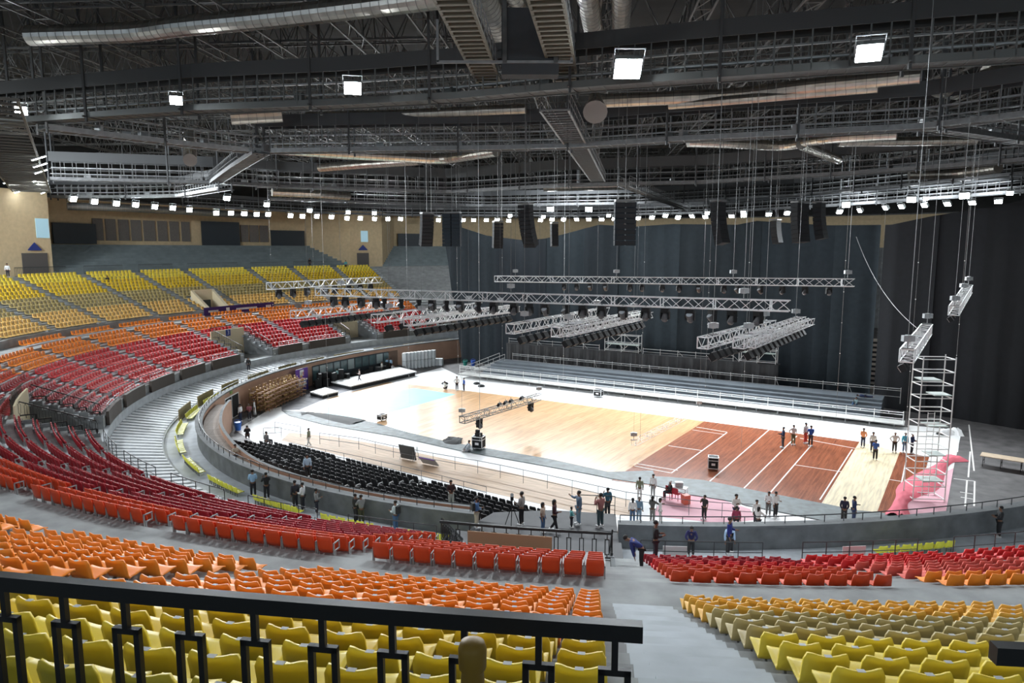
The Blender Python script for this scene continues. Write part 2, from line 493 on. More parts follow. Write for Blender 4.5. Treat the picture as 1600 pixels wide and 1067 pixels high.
# doors and windows in the stair cores
def core_face(sc, w, z0, z1, o=32.15, th=.06):
    t = MB(); t.sweep([(o, z0), (o - th, z0), (o - th, z1), (o, z1)], sc - w / 2, sc + w / 2, ds=.5, closed=True); return t
K = 1.0 / 1.75
door_grey = mat('dark_grey_door', (.10, .09, .085), .6)
win_blue = mat('window_daylight_blue', (.35, .5, .55), .25, emit=(.35, .6, .75), estr=.25)
D3, D4 = px_s(55, 0, 14, 32.2), px_s(567, 0, 14, 32.2)
W1, W2 = px_s(66, 0, 18, 32.2), px_s(569, 0, 18, 32.2)
structure(core_face(D3, 3.4 * K, Z_CON, 15.6).build('door_3', door_grey))
structure(core_face(W1, 1.75 * K, 17.4, 19.7).build('window_1', win_blue))
structure(core_face(D4, 2.7 * K, Z_CON, 15.4).build('door_4', door_grey))
structure(core_face(W2, 1.6 * K, 17.4, 19.4).build('window_2', win_blue))
# blue triangular signs above those doors
sgn_blue = mat('sign_blue', (.02, .04, .22), .5)
for sc, nm in ((D3, 'left'), (D4, 'middle')):
    p = RP(sc, 32.05, 15.9); f = facing(sc)
    m = MB(); m.add([(-.9, 0, 0), (.9, 0, 0), (.9, 0, .1), (0, 0, .95), (-.9, 0, .1), (-.9, .06, 0), (.9, .06, 0), (.9, .06, .1), (0, .06, .95), (-.9, .06, .1)],
                    [(0, 1, 2, 3, 4), (9, 8, 7, 6, 5), (0, 5, 6, 1), (1, 6, 7, 2), (2, 7, 8, 3), (3, 8, 9, 4), (4, 9, 5, 0)])
    tag(m.build('arrow_sign', sgn_blue, loc=p, rz=f), 'small blue triangular sign above the door of the %s beige stair core' % nm, 'sign')

# ------------------------------------------------------------------ arena floor and its coverings
t = MB(); t.prism([(-70, -25), (115, -25), (115, 165), (-70, 165)], -.3, 0); structure(t.build('floor', floor_m))
A_DIR = math.radians(57.0); B_DIR = math.radians(-31.6)
def sheet(name, px, z0, z1, m, label=None, cat=None, kind=None):
    t = MB(); t.prism([tuple(at(x, y, z1)[:2]) for x, y in px][::-1], z0, z1)
    o = t.build(name, m)
    if label: tag(o, label, cat)
    if kind: o['kind'] = kind
    return o
turq = mat('turquoise_sport_floor', (.26, .62, .60), .5, var=.06, scale=.6)
wood_l = plank_mat('maple_strip_floor', (.80, .50, .26), (.66, .37, .17), A_DIR, .5, 5.5, .3, .002, (.6, .4, .22))
wood_r = plank_mat('red_brown_strip_floor', (.42, .135, .062), (.33, .10, .047), A_DIR, .10, 2.2, .22, .004, (.16, .05, .03))
wood_p = plank_mat('pale_strip_floor', (.82, .70, .46), (.76, .63, .4), A_DIR, .3, 4.0, .55, .003, (.7, .6, .42))
tarp_g = mat('grey_green_tarpaulin', (.075, .10, .105), .55, var=.5, scale=1.6, bump=.5, bscale=5)
pink_m = mat('pink_fabric', (.70, .13, .18), .8, var=.08, scale=1)
pink_l = mat('pale_pink_underlay', (.80, .45, .52), .8, var=.06, scale=1)
tan_m = plank_mat('plywood_walkway', (.70, .50, .34), (.62, .43, .29), B_DIR, 1.2, 2.4, .6, .01, (.5, .38, .28))
sheet('vinyl_flooring', [(368, 672), (420, 640), (470, 628), (560, 598), (640, 588), (690, 574), (716, 586), (1000, 618), (1420, 668), (1502, 676), (1490, 731), (1470, 830), (1280, 850), (1000, 850), (760, 830), (560, 770), (420, 706)], 0, .008, white_m, 'bright white vinyl sheeting spread over the arena floor', 'flooring', 'structure')
sheet('grey_floor_mat', [(440, 634), (500, 606), (560, 594), (600, 590), (618, 592), (560, 606), (520, 618), (468, 640), (440, 641)], .008, .013, mat('worn_grey_floor', (.22, .22, .24), .7, var=.3, scale=1.5), None, None, 'structure')
sheet('maple_floor', [(468, 641), (520, 620), (606, 597), (700, 607), (850, 625), (1101, 658), (960, 747), (860, 724), (760, 706), (700, 696), (585, 662)], .008, .016, wood_l, 'pale maple strip floor across the middle of the arena', 'sports floor', 'structure')
sheet('turquoise_floor', [(492, 642), (525, 631), (560, 620), (647, 606), (712, 616), (655, 632), (600, 647), (554, 657), (523, 649)], .016, .020, turq, 'turquoise painted zone on the left of the maple floor', 'sports floor', 'structure')
sheet('hardwood_court', [(1101, 658), (1343, 690), (1280, 792), (1030, 760), (955, 750)], .016, .024, wood_r, 'red brown hardwood court with white lines', 'sports floor', 'structure')
sheet('pale_floor_strip', [(1343, 690), (1406, 706), (1370, 801), (1370, 806), (1280, 795), (1285, 785)], .008, .024, wood_p, None, None, 'structure')
sheet('hardwood_strip', [(1406, 706), (1452, 713), (1425, 812), (1368, 808), (1370, 801)], .008, .0241, wood_r, None, None, 'structure')
# court lines
def line(px0, px1, w=.09, z=.030):
    a, b = at(*px0, z), at(*px1, z); d = (b - a).normalized(); n = Vector((-d.y, d.x, 0)) * w / 2
    return [tuple((a + n)[:2]), tuple((a - n)[:2]), tuple((b - n)[:2]), tuple((b + n)[:2])]
t = MB()
for a, b in [((1136, 675.6), (1048.7, 739)), ((1201.5, 671.4), (1107, 753.5)), ((1268, 695), (1204, 769)), ((1331.5, 702), (1281, 780.5)), ((1416, 719), (1398, 806)),
             ((1245, 681), (1162, 763)), ((1044.5, 696.2), (1096, 703.6)), ((1242, 726), (1314.2, 736.8)), ((1390, 749), (1409, 752)), ((1088, 667), (1136, 675)), ((1082, 671.5), (1131, 678.5)),
             ((1250, 684.5), (1337, 700.5)), ((996, 724.3), (1059, 734.7)), ((991, 727.8), (1048.7, 738.8))]:
    t.prism(line(a, b, .09 if a[1] != 671.5 else .06)[::-1], .024, .028)
for a, b in [((1514, 663), (1522, 735)), ((1516, 705), (1513, 745)), ((1490, 747), (1522, 751)), ((1511, 750), (1508, 790)), ((1523, 751), (1522, 790)), ((1500, 768), (1520, 771)), ((1501, 776), (1520, 779))]:
    t.prism(line(a, b, .10)[::-1], .001, .006)
structure(t.build('floor_court_lines', mat('line_paint', (.85, .83, .8), .5)))
sheet('grey_tarpaulin', [(440, 641), (500, 645), (585, 660), (640, 676), (700, 690), (760, 700), (860, 717), (950, 737), (1020, 735), (1024, 744), (1045, 745), (1100, 750), (1190, 768), (1290, 787), (1340, 797), (1400, 803), (1398, 812), (1282, 812), (1165, 789), (1145, 783), (1075, 772), (1020, 757), (958, 748), (920, 740), (820, 722), (724, 705), (620, 682), (506, 663), (452, 649)][::1], .028, .05, tarp_g, 'long crumpled grey tarpaulin strip lying along the edge of the wooden courts', 'tarpaulin')
sheet('pink_underlay', [(1462, 745), (1490, 731), (1478, 800), (1476, 812), (1404, 812), (1412, 790)], .024, .032, pink_l, 'pale pink underlay on the floor at the foot of the scaffold tower', 'underlay')
sheet('pale_pink_cover', [(1035, 776), (1062, 770), (1110, 775), (1172, 795), (1182, 812), (1130, 818), (1020, 806)], .008, .012, pink_l, None, None, 'structure')
sheet('plywood_walkway', [(452, 676), (520, 682), (600, 696), (720, 722), (860, 752), (985, 782), (990, 806), (900, 800), (760, 768), (600, 730), (480, 698), (440, 688)], .008, .014, tan_m, None, None, 'structure')
sheet('white_apron', [(1418, 664), (1500, 672), (1497, 706), (1426, 700)], .008, .02, white_p, None, None, 'structure')
# pink cloth bunched over the edge: folds with real height
def crumple(name, px, base, m, label, cat, h=.35, n=26, seed=1):
    r = np.random.default_rng(seed); P = [at(x, y, base) for x, y in px]; w = [q[2] if len(q) > 2 else 1.0 for q in px] if False else None
    cx = np.array([[p.x, p.y] for p in P]); k = len(cx)
    tt = np.linspace(0, k - 1, n); ctr = np.c_[np.interp(tt, range(k), cx[:, 0]), np.interp(tt, range(k), cx[:, 1])]
    T = np.gradient(ctr, axis=0); T /= np.linalg.norm(T, axis=1)[:, None]; N = np.c_[-T[:, 1], T[:, 0]]
    m2 = 9; V = []; wd = .75 + .35 * np.sin(tt * 1.7 + seed)
    for j in range(m2):
        u = (j / (m2 - 1) - .5) * 2
        z = base + h * (1 - u * u) * (.35 + .65 * r.random(n)) * (1 if 0 < j < m2 - 1 else 0)
        V.append(np.c_[ctr + N * (u * wd)[:, None], z])
    V = np.concatenate(V); F = [(j * n + i, j * n + i + 1, (j + 1) * n + i + 1, (j + 1) * n + i) for j in range(m2 - 1) for i in range(n - 1)]
    t = MB(); t.add(V, F); return tag(t.build(name, m, smooth=True), label, cat)
crumple('pink_cloth', [(1403, 808), (1407, 785), (1420, 770), (1440, 757), (1462, 735), (1480, 720), (1494, 716)], .03, pink_m, 'crumpled deep pink cloth trailing from the brown floor past the scaffold tower', 'cloth', .3, 40, 3)
crumple('white_plastic_heap', [(1468, 680), (1482, 676), (1500, 677)], .01, white_m, 'heap of white plastic sheet right of the scaffold tower', 'plastic sheet', .5, 16, 5)
crumple('grey_cable_pile', [(700, 686), (712, 689), (722, 689)], .05, blackish, 'dark tangle of cable on the grey tarpaulin left of the sitting man', 'cable', .25, 14, 6)
crumple('dark_plastic_heap', [(470, 646), (482, 645), (500, 648), (560, 660)], .05, blackish, 'thin dark bunched edge of the tarpaulin at its far left end', 'plastic sheet', .12, 30, 9)

# ------------------------------------------------------------------ roof
t = MB(); t.prism([(-85, -20), (115, -20), (115, 172), (-85, 172)], 33.5, 33.9); structure(t.build('ceiling', roof_m))

# ------------------------------------------------------------------ black drapes behind the stage stand
CT = np.array([(690, 345), (760, 368), (790, 372), (815, 375), (850, 373), (880, 366), (935, 351), (990, 354), (1050, 350), (1150, 351), (1180, 345), (1290, 352), (1390, 351), (1450, 338), (1500, 330), (1560, 320), (1600, 310), (1750, 290)], float)
CP = [np.array(q, float) for q in ((-7.2, 99.3), (37.4, 72.1), (38.0, 69.6), (41.9, 65.6), (46.2, 60.6), (64, 40))]
CA, CB = CP[0], CP[1]; L1 = np.linalg.norm(CB - CA)
_cl = np.r_[0, np.cumsum([np.linalg.norm(CP[i + 1] - CP[i]) for i in range(len(CP) - 1)])]; LT = _cl[-1]
def cpath(u):
    u = np.asarray(u, float); d = (CB - CA) / L1
    P = np.c_[np.interp(u, _cl, [q[0] for q in CP]), np.interp(u, _cl, [q[1] for q in CP])]
    return np.where((u < 0)[:, None], CA + np.outer(u, d), P)
cn = (CB - CA) / L1; cn = np.array([cn[1], -cn[0]])
def cu_for(px):
    uu = np.linspace(-4, LT, 3000); p = cpath(uu); X, _, _ = proj(np.c_[p, np.full(len(uu), 8.)]); return uu[np.abs(X - px).argmin()]
edges = [690, 778, 850, 915, 962, 1062, 1180, 1300, 1366, 1372, 1450, 1532, 1750]
tones = [(.018, .026, .033), (.014, .02, .027), (.02, .03, .038), (.016, .023, .030), (.024, .035, .044), (.015, .022, .028), (.019, .028, .036), (.022, .032, .040), None, (.012, .013, .016), (.010, .011, .014), (.008, .009, .011)]
names = ['slanting dark blue drape panel at the left end above the arena wall', 'narrow near black drape panel left of the hanging trusses', 'dark slate drape panel behind the left trusses', 'narrow dark drape panel right behind the first scaffold frame', 'wide lighter slate drape panel behind the middle of the stand', 'dark drape panel behind the right scaffold frame', 'slate drape panel left of the far truss end', 'slate drape panel left of the open slit', None, 'charcoal drape panel right of the open slit', 'charcoal drape panel behind the tall scaffold tower', 'wide black drape panel at the right edge']
for i in range(len(edges) - 1):
    if tones[i] is None: continue
    u0, u1 = (cu_for(edges[i]) - .25 * (i not in (0, 9)) if i else -3.2), cu_for(edges[i + 1]) + .25 * (i != 7)
    if i == len(edges) - 2: u1 = LT
    n = max(12, int((u1 - u0) / .28)); u = np.linspace(u0, u1, n)
    p = cpath(u) + np.outer(.05 * np.sin(u * 3.1 + i) + .03 * np.sin(u * 9.3 + 2 * i) + .15 * (i % 2), cn)
    X, _, D = proj(np.c_[p, np.full(n, 16.)])
    yt = np.interp(X, CT[:, 0], CT[:, 1]); v = (yt - 533.5) / FPX
    zt = CZ + (-(sp + v * cp) / (cp - v * sp)) * p[:, 1]
    zb = np.zeros(n) + .02
    if i == 0: zb = np.where(u < 0, -u / 3.2 * (zt - .3), .02)
    nz = 9; V = []
    for k in range(nz):
        w = k / (nz - 1); fl = .35 + .65 * (1 - w)
        V.append(np.c_[cpath(u) + (p - cpath(u)) * fl, zb + (zt - zb) * w])
    V = np.concatenate(V); B = V + np.r_[-cn * .04, 0]
    F = [(k * n + j, k * n + j + 1, (k + 1) * n + j + 1, (k + 1) * n + j) for k in range(nz - 1) for j in range(n - 1)]
    t = MB(); t.add(V, F); t.add(B, [f[::-1] for f in F])
    m = mat('drape_%d' % i, tones[i], .95, var=.12, scale=2)
    tag(t.build('drape_panel', m, smooth=True), names[i], 'curtain')
# post seen in the slit
m = MB(); sl = cpath(np.array([cu_for(1368)]))[0] + np.array([.3, .5])
m.box((sl[0], sl[1], 3.4), (.45, .3, 6.8), rz=math.atan2(CB[1] - CA[1], CB[0] - CA[0]), mi=0)
pst = m.build('slit_column', mat('pale_column', (.6, .56, .5), .7)); tag(pst, 'pale banded column showing through the slit between two drapes', 'column')
m = MB()
for k in range(10): m.box((0, 0, 1.9 + k * .5), (.5, .36, .22))
m.build('band', blackish, parent=pst, loc=(sl[0], sl[1], 0), rz=math.atan2(CB[1] - CA[1], CB[0] - CA[0]))
# ================================================================== FLOODLIGHTS (the hall's own lamps)
def spot(parent, loc, target, W, ang=110, r=.25, blend=.6, col=(.90, .96, 1.0)):
    ld = bpy.data.lights.new('flood_beam', 'SPOT'); ld.energy = W; ld.spot_size = math.radians(ang); ld.spot_blend = blend
    ld.shadow_soft_size = r; ld.color = col
    lo = bpy.data.objects.new('flood_beam', ld); COL.objects.link(lo)
    d = (Vector(target) - Vector(loc)).normalized()
    lo.rotation_euler = d.to_track_quat('-Z', 'Y').to_euler()
    if parent is not None:
        lo.parent = parent; lo.matrix_parent_inverse = Matrix.LocRotScale(parent.location, parent.rotation_euler.to_quaternion(), Vector(parent.scale)).inverted()
    lo.location = Vector(loc) + d * .35
    return lo
def flood_proto(big):
    """lamp head pointing along local -Y... built so that its lens looks along +Y, hanging bracket above"""
    w, h = (.55, .42) if big else (.50, .38)
    o = thing('floodlight', '', 'lamp')
    m = MB(); m.box((0, -.09, 0), (w, .18, h)); 
    for k in range(7): m.box((-w / 2 + .06 + k * (w - .12) / 6, -.22, 0), (.015, .09, h * .8))
    m.build('housing', steel_md, o)
    m = MB(); m.box((0, .012, 0), (w * .9, .02, h * .9)); m.build('lens', lens_big if big else lens_m, o)
    m = MB(); m.tube([(-w / 2 - .02, -.05, 0), (-w / 2 - .03, -.05, h * .95), (w / 2 + .03, -.05, h * .95), (w / 2 + .02, -.05, 0)], .018, 5)
    m.build('bracket', steel_lt, o)
    return o
fl_s = flood_proto(False); fl_b = flood_proto(True)
_first = {'s': True, 'b': True}
COURT = Vector((14, 58, 0))
def place_flood(big, loc, target, label, group, W=None, ang=110, sc=1.0):
    key = 'b' if big else 's'; src = fl_b if big else fl_s
    d = Vector(target) - Vector(loc); rz = math.atan2(-d.x, d.y); rx = math.atan2(d.z, math.hypot(d.x, d.y))
    rot = Euler((rx, 0, rz))
    if _first[key]:
        _first[key] = False; o = src; o.location = loc; o.rotation_euler = rot; o['label'] = label; o.scale = (sc,) * 3
        if group: o['group'] = group
        kids(src)
    else: o = dup(src, loc, rot, label, group, scale=sc)
    if W: spot(o, loc, target, W, ang)
    return o
# far ring of floods, one by one along the roof edge
far = [(115, 311), (148, 315), (182, 318), (212, 320), (242, 323), (270, 325), (296, 328), (338, 333), (361, 333), (382, 334), (401, 335), (419, 335), (454, 337), (473, 338), (495, 338), (518, 339), (542, 341), (563, 341), (585, 342), (606, 342), (626, 342), (685, 344), (724, 344), (740, 344), (760, 344), (777, 344), (795, 345), (845, 344), (863, 343), (881, 343), (901, 343), (920, 343), (940, 343), (960, 342), (997, 341), (1019, 340), (1040, 337), (1060, 340), (1081, 338), (1102, 339), (1143, 338), (1162, 337), (1201, 335), (1230, 333), (1312, 331), (1343, 329), (1383, 325), (1408, 323), (1444, 321), (1480, 319), (1519, 317), (1560, 315)]
names_ = ['left', 'left of centre', 'centre', 'right of centre', 'right']
def lamp_pos(x, y, Z):
    if x > 690:          # these hang just in front of the drapes
        u = cu_for(x); q = cpath(np.array([u]))[0]; v = (y - 533.5) / FPX
        Y = q[1] - 2.2; return Vector(((x - 800) / FPX * Y / (cp - v * sp), Y, CZ + (-(sp + v * cp) / (cp - v * sp)) * Y))
    p = at(x, y, Z)
    while soff(p)[1] > 31 and Z > 17: Z -= .1; p = at(x, y, Z)
    return p
for i, (x, y) in enumerate(far):
    p = lamp_pos(x, y, 21.8)
    place_flood(False, p, COURT + Vector((.85, -.52, 0)) * (-20 + 46 * ((i * 7) % 52) / 51), 'lit floodlight in the low far row under the roof, %s from the left end' % ordn(i), 'floodlights of the far ring', W_RING * (.36 if x < 690 else .26), 80, sc=1.7 if x < 690 else 1.15)
inner = [(355, 310), (417, 320), (484, 329), (544, 332), (585, 333), (797, 337), (849, 339), (860, 327), (920, 327), (951, 337), (1105, 333), (1161, 332), (1322, 320), (1424, 312), (1507, 306), (1447, 310), (1578, 302)]
for i, (x, y) in enumerate(inner):
    if i in (7, 8, 12, 13, 14):      # these hang behind the drapes and light the wall there
        p = at(x, y, 21.9); q = Vector((p.x * 1.12, p.y * 1.12, 18.5))
        place_flood(False, p, Vector((p.x * .9, p.y * .9, 15)), 'lit floodlight behind the top of the drapes, %s from the left' % ordn(i), 'upper floodlights of the far ring', sc=2.0)
        spot(None, p + Vector((p.x, p.y, 0)).normalized() * 1.2, q, 4000, 150); continue
    p = lamp_pos(x, y, 22.2)
    place_flood(False, p, Vector((12, 50, 0)) + Vector((.85, -.52, 0)) * (-14 + 36 * i / 16), 'lit floodlight hung just above the far row, %s from the left' % ordn(i), 'upper floodlights of the far ring', W_RING * (.3 if x > 690 else .5) if i % 2 == 0 else None, 80, sc=1.5 if x < 690 else 1.0)
big = [(33, 173), (275, 157), (551, 138), (981, 108), (1358, 83)]
bl = ['leftmost big floodlight on the near catwalk, at the left edge', 'big floodlight on the near catwalk left of the ducts', 'big floodlight on the near catwalk above the hanging trusses', 'largest glaring floodlight on the near catwalk right of the ladder bridges', 'rightmost big floodlight on the near catwalk']
for i, (x, y) in enumerate(big):
    p = at(x, y, 24.3)
    place_flood(True, p, Vector((p.x * .35 + (4 if i > 2 else 0), 14, 8)), bl[i], 'big floodlights on the near catwalk', W_BIG * (1.2 if i == 3 else 1), 120, sc=(1.2, 1.2, 1.6, 2.3, 1.9)[i])
# the ring goes on over the near and left stands, behind and above the camera
for i, s in enumerate(list(np.arange(124, 216, 5.5))):
    p = RP(s, 29.5, 23.2); q = RP(s, 2, 0) if s > 146 else RP(s - 18, 14, 6)
    place_flood(False, p, Vector((q.x, q.y, 0)), 'floodlight of the ring behind the near stands, %s from the left wall' % ordn(i), 'floodlights over the near stands', W_NEAR * (7.5 if s < 146 else (.8 if s < 165 else .3)), 125)

# strip lamps on the fan bridge at the left edge
m0 = None
strips = [(61, 247), (63, 258), (64, 268), (60, 281), (66, 285), (68, 290), (70, 295), (71, 300), (14, 284), (22, 291), (30, 299)]
for i, (x, y) in enumerate(strips):
    p = at(x, y, 22.6)
    if m0 is None:
        m0 = thing('strip_light', '', 'lamp')
        b = MB(); b.box((0, 0, .05), (1.1, .16, .08)); b.build('housing', steel_lt, m0)
        b = MB(); b.tube([(-.5, 0, 0), (.5, 0, 0)], .05, 8); b.build('tube', lens_m, m0)
        o = m0; o.location = p; o.rotation_euler = (0, -.4, .9)
    else: o = dup(m0, p, Euler((0, -.4, .9)))
    o['label'] = 'slanting lit strip lamp under the bridge at the left edge, %s of them' % ordn(i); o['group'] = 'strip lamps at the left edge'

# ================================================================== SEATS
def plastic(n, c): return mat('seat_' + n, c, .45, var=.07, scale=1.2, bump=.03, bscale=60, spec=.35)
SC_ = {'bright yellow': plastic('bright_yellow', (.80, .61, .045)), 'golden yellow': plastic('golden_yellow', (.74, .50, .02)), 'khaki': plastic('khaki', (.47, .37, .15)),
       'amber': plastic('amber', (.80, .43, .06)), 'peach': plastic('peach', (.88, .56, .17)), 'orange': plastic('orange', (.90, .26, .02)), 'orange red': plastic('orange_red', (.62, .06, .012)),
       'dusty red': plastic('dusty_red', (.62, .085, .06)), 'red': plastic('red', (.60, .012, .012)), 'crimson': plastic('crimson', (.33, .008, .018)), 'deep pink red': plastic('deep_pink_red', (.66, .03, .035)), 'lemon': plastic('lemon', (.86, .82, .08))}
plate_m = mat('seat_number_plate', (.45, .46, .46), .5)
def shell(nu, nv, thick=True):
    """one-piece moulded bucket: y forward, z up, origin on the step under the back"""
    prof = np.array([(.47, .355), (.475, .39), (.44, .41), (.34, .405), (.18, .39), (.07, .39), (.015, .43), (-.02, .52), (-.045, .62), (-.068, .73), (-.073, .765)]) - np.array([0, .15])
    L = np.r_[0, np.cumsum(np.linalg.norm(np.diff(prof, axis=0), axis=1))]; q = np.linspace(0, L[-1], nu)
    Y = np.interp(q, L, prof[:, 0]); Z = np.interp(q, L, prof[:, 1]); tq = q / L[-1]
    V = []
    for i in range(nu):
        hw = .235 if tq[i] < .45 else .235 - .012 * (tq[i] - .45) / .55
        if i == nu - 1: hw -= .03
        if i == 0: hw -= .03
        for j in range(nv):
            u = -1 + 2 * j / (nv - 1); x = u * hw
            y, z = Y[i], Z[i]
            if tq[i] > .5: y += .05 * u * u * min(1, (tq[i] - .5) * 4); z += (.024 * u * u - (.016 if abs(u) > .9 else 0)) if i == nu - 1 else 0
            else: z += .025 * u * u
            V.append((x, y, z))
    V = np.array(V); F = [(i * nv + j, i * nv + j + 1, (i + 1) * nv + j + 1, (i + 1) * nv + j) for i in range(nu - 1) for j in range(nv - 1)]
    if not thick: return V, F
    # back / under side: thicker rolled rim
    off = V.copy(); n = len(V)
    for i in range(nu):
        dy, dz = (0, -.028) if tq[i] < .42 else ((-.034, 0) if tq[i] > .6 else (-.025, -.022))
        for j in range(nv): off[i * nv + j] += (0, dy, dz)
    F2 = [tuple(k + n for k in f[::-1]) for f in F]
    E_ = []
    for i in range(nu - 1): E_ += [(i * nv, (i + 1) * nv, (i + 1) * nv + n, i * nv + n), ((i + 1) * nv + nv - 1, i * nv + nv - 1, i * nv + nv - 1 + n, (i + 1) * nv + nv - 1 + n)]
    for j in range(nv - 1): E_ += [(j + 1, j, j + n, j + 1 + n), ((nu - 1) * nv + j, (nu - 1) * nv + j + 1, (nu - 1) * nv + j + 1 + n, (nu - 1) * nv + j + n)]
    return np.r_[V, off], F + F2 + E_
shell_hi = shell(14, 9); 
V_, F_ = shell(6, 3); shell_lo = (V_, F_)
def bracket_mb():
    m = MB()
    for s in (-1, 1):
        m.box((s * .13, .06, .105), (.03, .05, .21)); m.box((s * .13, .18, .205), (.03, .28, .025))
    m.box((0, .06, .15), (.26, .03, .03)); return m
br_me = bracket_mb().mesh('support_bracket', steel_md)
pm = MB(); pm.box((0, -.075, .6145), (.07, .05, .006)); plate_me = pm.mesh('number_plate', plate_m)
def link_mesh(name, me, parent, loc=(0, 0, 0)):
    o = bpy.data.objects.new(name, me); COL.objects.link(o); o.parent = parent; o.location = loc; return o
SHELL_ME = {}
def shell_mesh(col):
    if col not in SHELL_ME:
        m = MB(); m.add(*shell_hi); me = m.mesh('seat_shell', SC_[col]); me.polygons.foreach_set('use_smooth', np.ones(len(me.polygons), bool)); SHELL_ME[col] = me
    return SHELL_ME[col]
# flip-up seat of the lower tier: curved back, folded pan, grey end frames
def flip_parts():
    m = MB(); nv, nu = 7, 5; V = []
    for side in (0, 1):
        for i in range(nu):
            z = .36 + .50 * i / (nu - 1); y0 = -.02 - .10 * i / (nu - 1)
            for j in range(nv):
                u = -1 + 2 * j / (nv - 1); x = .235 * u * (1 - .06 * (i in (0, nu - 1)))
                V.append((x, y0 - .035 * (1 - u * u) + (.0 if side == 0 else -.03), z + (.012 * (1 - u * u) if i == nu - 1 else 0)))
    n = nu * nv
    F = [(i * nv + j, i * nv + j + 1, (i + 1) * nv + j + 1, (i + 1) * nv + j) for i in range(nu - 1) for j in range(nv - 1)]
    F2 = [tuple(k + n for k in f[::-1]) for f in F]
    E_ = []
    for i in range(nu - 1): E_ += [(i * nv, (i + 1) * nv, (i + 1) * nv + n, i * nv + n), ((i + 1) * nv + nv - 1, i * nv + nv - 1, i * nv + nv - 1 + n, (i + 1) * nv + nv - 1 + n)]
    for j in range(nv - 1): E_ += [(j + 1, j, j + n, j + 1 + n), ((nu - 1) * nv + j, (nu - 1) * nv + j + 1, (nu - 1) * nv + j + 1 + n, (nu - 1) * nv + j + n)]
    m.add(V, F + F2 + E_)
    p = MB(); p.box((0, .085, .58), (.42, .045, .38), M=Matrix.Rotation(math.radians(12), 3, 'X'))
    p.box((0, .125, .59), (.36, .03, .30), M=Matrix.Rotation(math.radians(12), 3, 'X'))
    f = MB()
    for s in (1,):
        x = s * .262
        f.box((x, .10, .63), (.028, .34, .035)); f.box((x, -.05, .42), (.028, .04, .44)); f.box((x, .25, .52), (.028, .035, .24)); f.box((x, .11, .40), (.028, .32, .035)); f.box((x, .02, .20), (.03, .05, .40)); f.box((x, .05, .01), (.05, .16, .02))
    return m, p, f
_m, _p, _f = flip_parts()
_f2 = MB(); _f2.add(np.concatenate(_f.v) * np.array([-1, 1, 1]), [g[::-1] for g in _f.f])
frame_me2 = _f2.mesh('armrest_frame', mat('grey_seat_frame', (.32, .32, .32), .5, .2))
frame_me = _f.mesh('armrest_frame', mat('grey_seat_frame', (.32, .32, .32), .5, .2))
FB, FP = {}, {}
def flip_meshes(col):
    if col not in FB:
        FB[col] = _m.mesh('backrest', SC_[col]); FB[col].polygons.foreach_set('use_smooth', np.ones(len(FB[col].polygons), bool)); FP[col] = _p.mesh('seat_pan', SC_[col])
    return FB[col], FP[col]

def low_col(k, s):
    if s > 175.3: return 'orange' if k < 2 else ('dusty red' if k < 6 else 'red')
    if s > 169.8: return 'orange red' if k < 4 else 'crimson' if k > 5 else 'red'
    if s > 163: return 'orange red'
    if s > 129: return ('orange red' if k < 3 else 'crimson')
    return 'orange' if k < 3 else ('deep pink red' if k < 7 else 'red')
def upp_col(k, s):
    if k < 4: return 'amber' if s > 169.8 else ('peach' if s < 128 else 'orange')
    if s > 169.8 or s < 128: return 'khaki' if k < 8 else ('golden yellow' if k < 12 and s < 128 else 'bright yellow')
    return 'orange' if k < 9 else ('golden yellow' if k < 12 else 'bright yellow')
moulded, flips = [], []      # (s, o, z, colour, tier, block, row, index, count)
def row_seats(tier, k, b, o, z, pitch, gap):
    a, c = AIS[b] + gap, AIS[b + 1] - gap - (.2 if AIS[b + 1] == 169.8 else 0)
    # local stretch of the ring at this offset
    p = ring(np.array([a, c]), o); L = np.linalg.norm(p[1] - p[0]) * 1.002
    n = int(L / pitch)
    if n < 1: return []
    ss = a + (c - a) * (np.arange(n) + .5) / n
    return [(s, o, z, tier, b, k, i, n) for i, s in enumerate(ss)]
for b in range(len(AIS) - 1):
    for k, (o, z) in enumerate(LOW):
        a, c = AIS[b], AIS[b + 1]
        if k >= 5 and in_vom(a, c, VOM_L): continue
        if b == 15 and False: continue
        if a > 169 and a < 175 and k > 8: continue
        for r in row_seats('lower', k, b, o, z, .55, .42 if a != 169.8 else .6):
            (flips if 138 < r[0] < 169.8 else moulded).append((*r, low_col(k, r[0])))
    if AIS[b + 1] < 128:
        for r in row_seats('lower', -1, b, 17.1, Z_MID, .55, .45): moulded.append((*r, 'orange'))
    for k, (o, z) in enumerate(UPP):
        a, c = AIS[b], AIS[b + 1]
        for r in row_seats('upper', k, b, o, z, .55, (.40 if a < 140 else .52) if a != 169.8 else .45):
            if k < 5 and any(v0 - .5 < r[0] < v1 + .5 for v0, v1 in VOM_U): continue
            moulded.append((*r, upp_col(k, r[0])))
def pose(r):
    p = ring(r[0], r[1])[0]; return Vector((p[0], p[1], r[2])), facing(r[0])
def visible(R):
    P = np.array([[*ring(r[0], r[1])[0], r[2] + .6] for r in R]); X, Y, D = proj(P)
    return (P[:, 1] > 1) & (X > -60) & (X < 1670) & (Y > 250) & (Y < 1120), D
def block_name(b):
    s = AIS[b] + 1
    if s > 197: return 'block beyond the right edge'
    if s > 175: return ['right block', 'second block at right', 'third block at right', 'far right block'][min(3, b - AIS.index(175.4))]
    if s > 169.8: return 'block right of wide aisle'
    if s > 163: return 'block left of wide aisle'
    if s > 158: return 'second block left of wide aisle'
    if s > 153: return 'third block left of wide aisle'
    if s > 148: return 'fourth block left of wide aisle'
    return 'fifth block left of wide aisle'
WORD = {'lower': 'lower tier', 'upper': 'upper tier'}
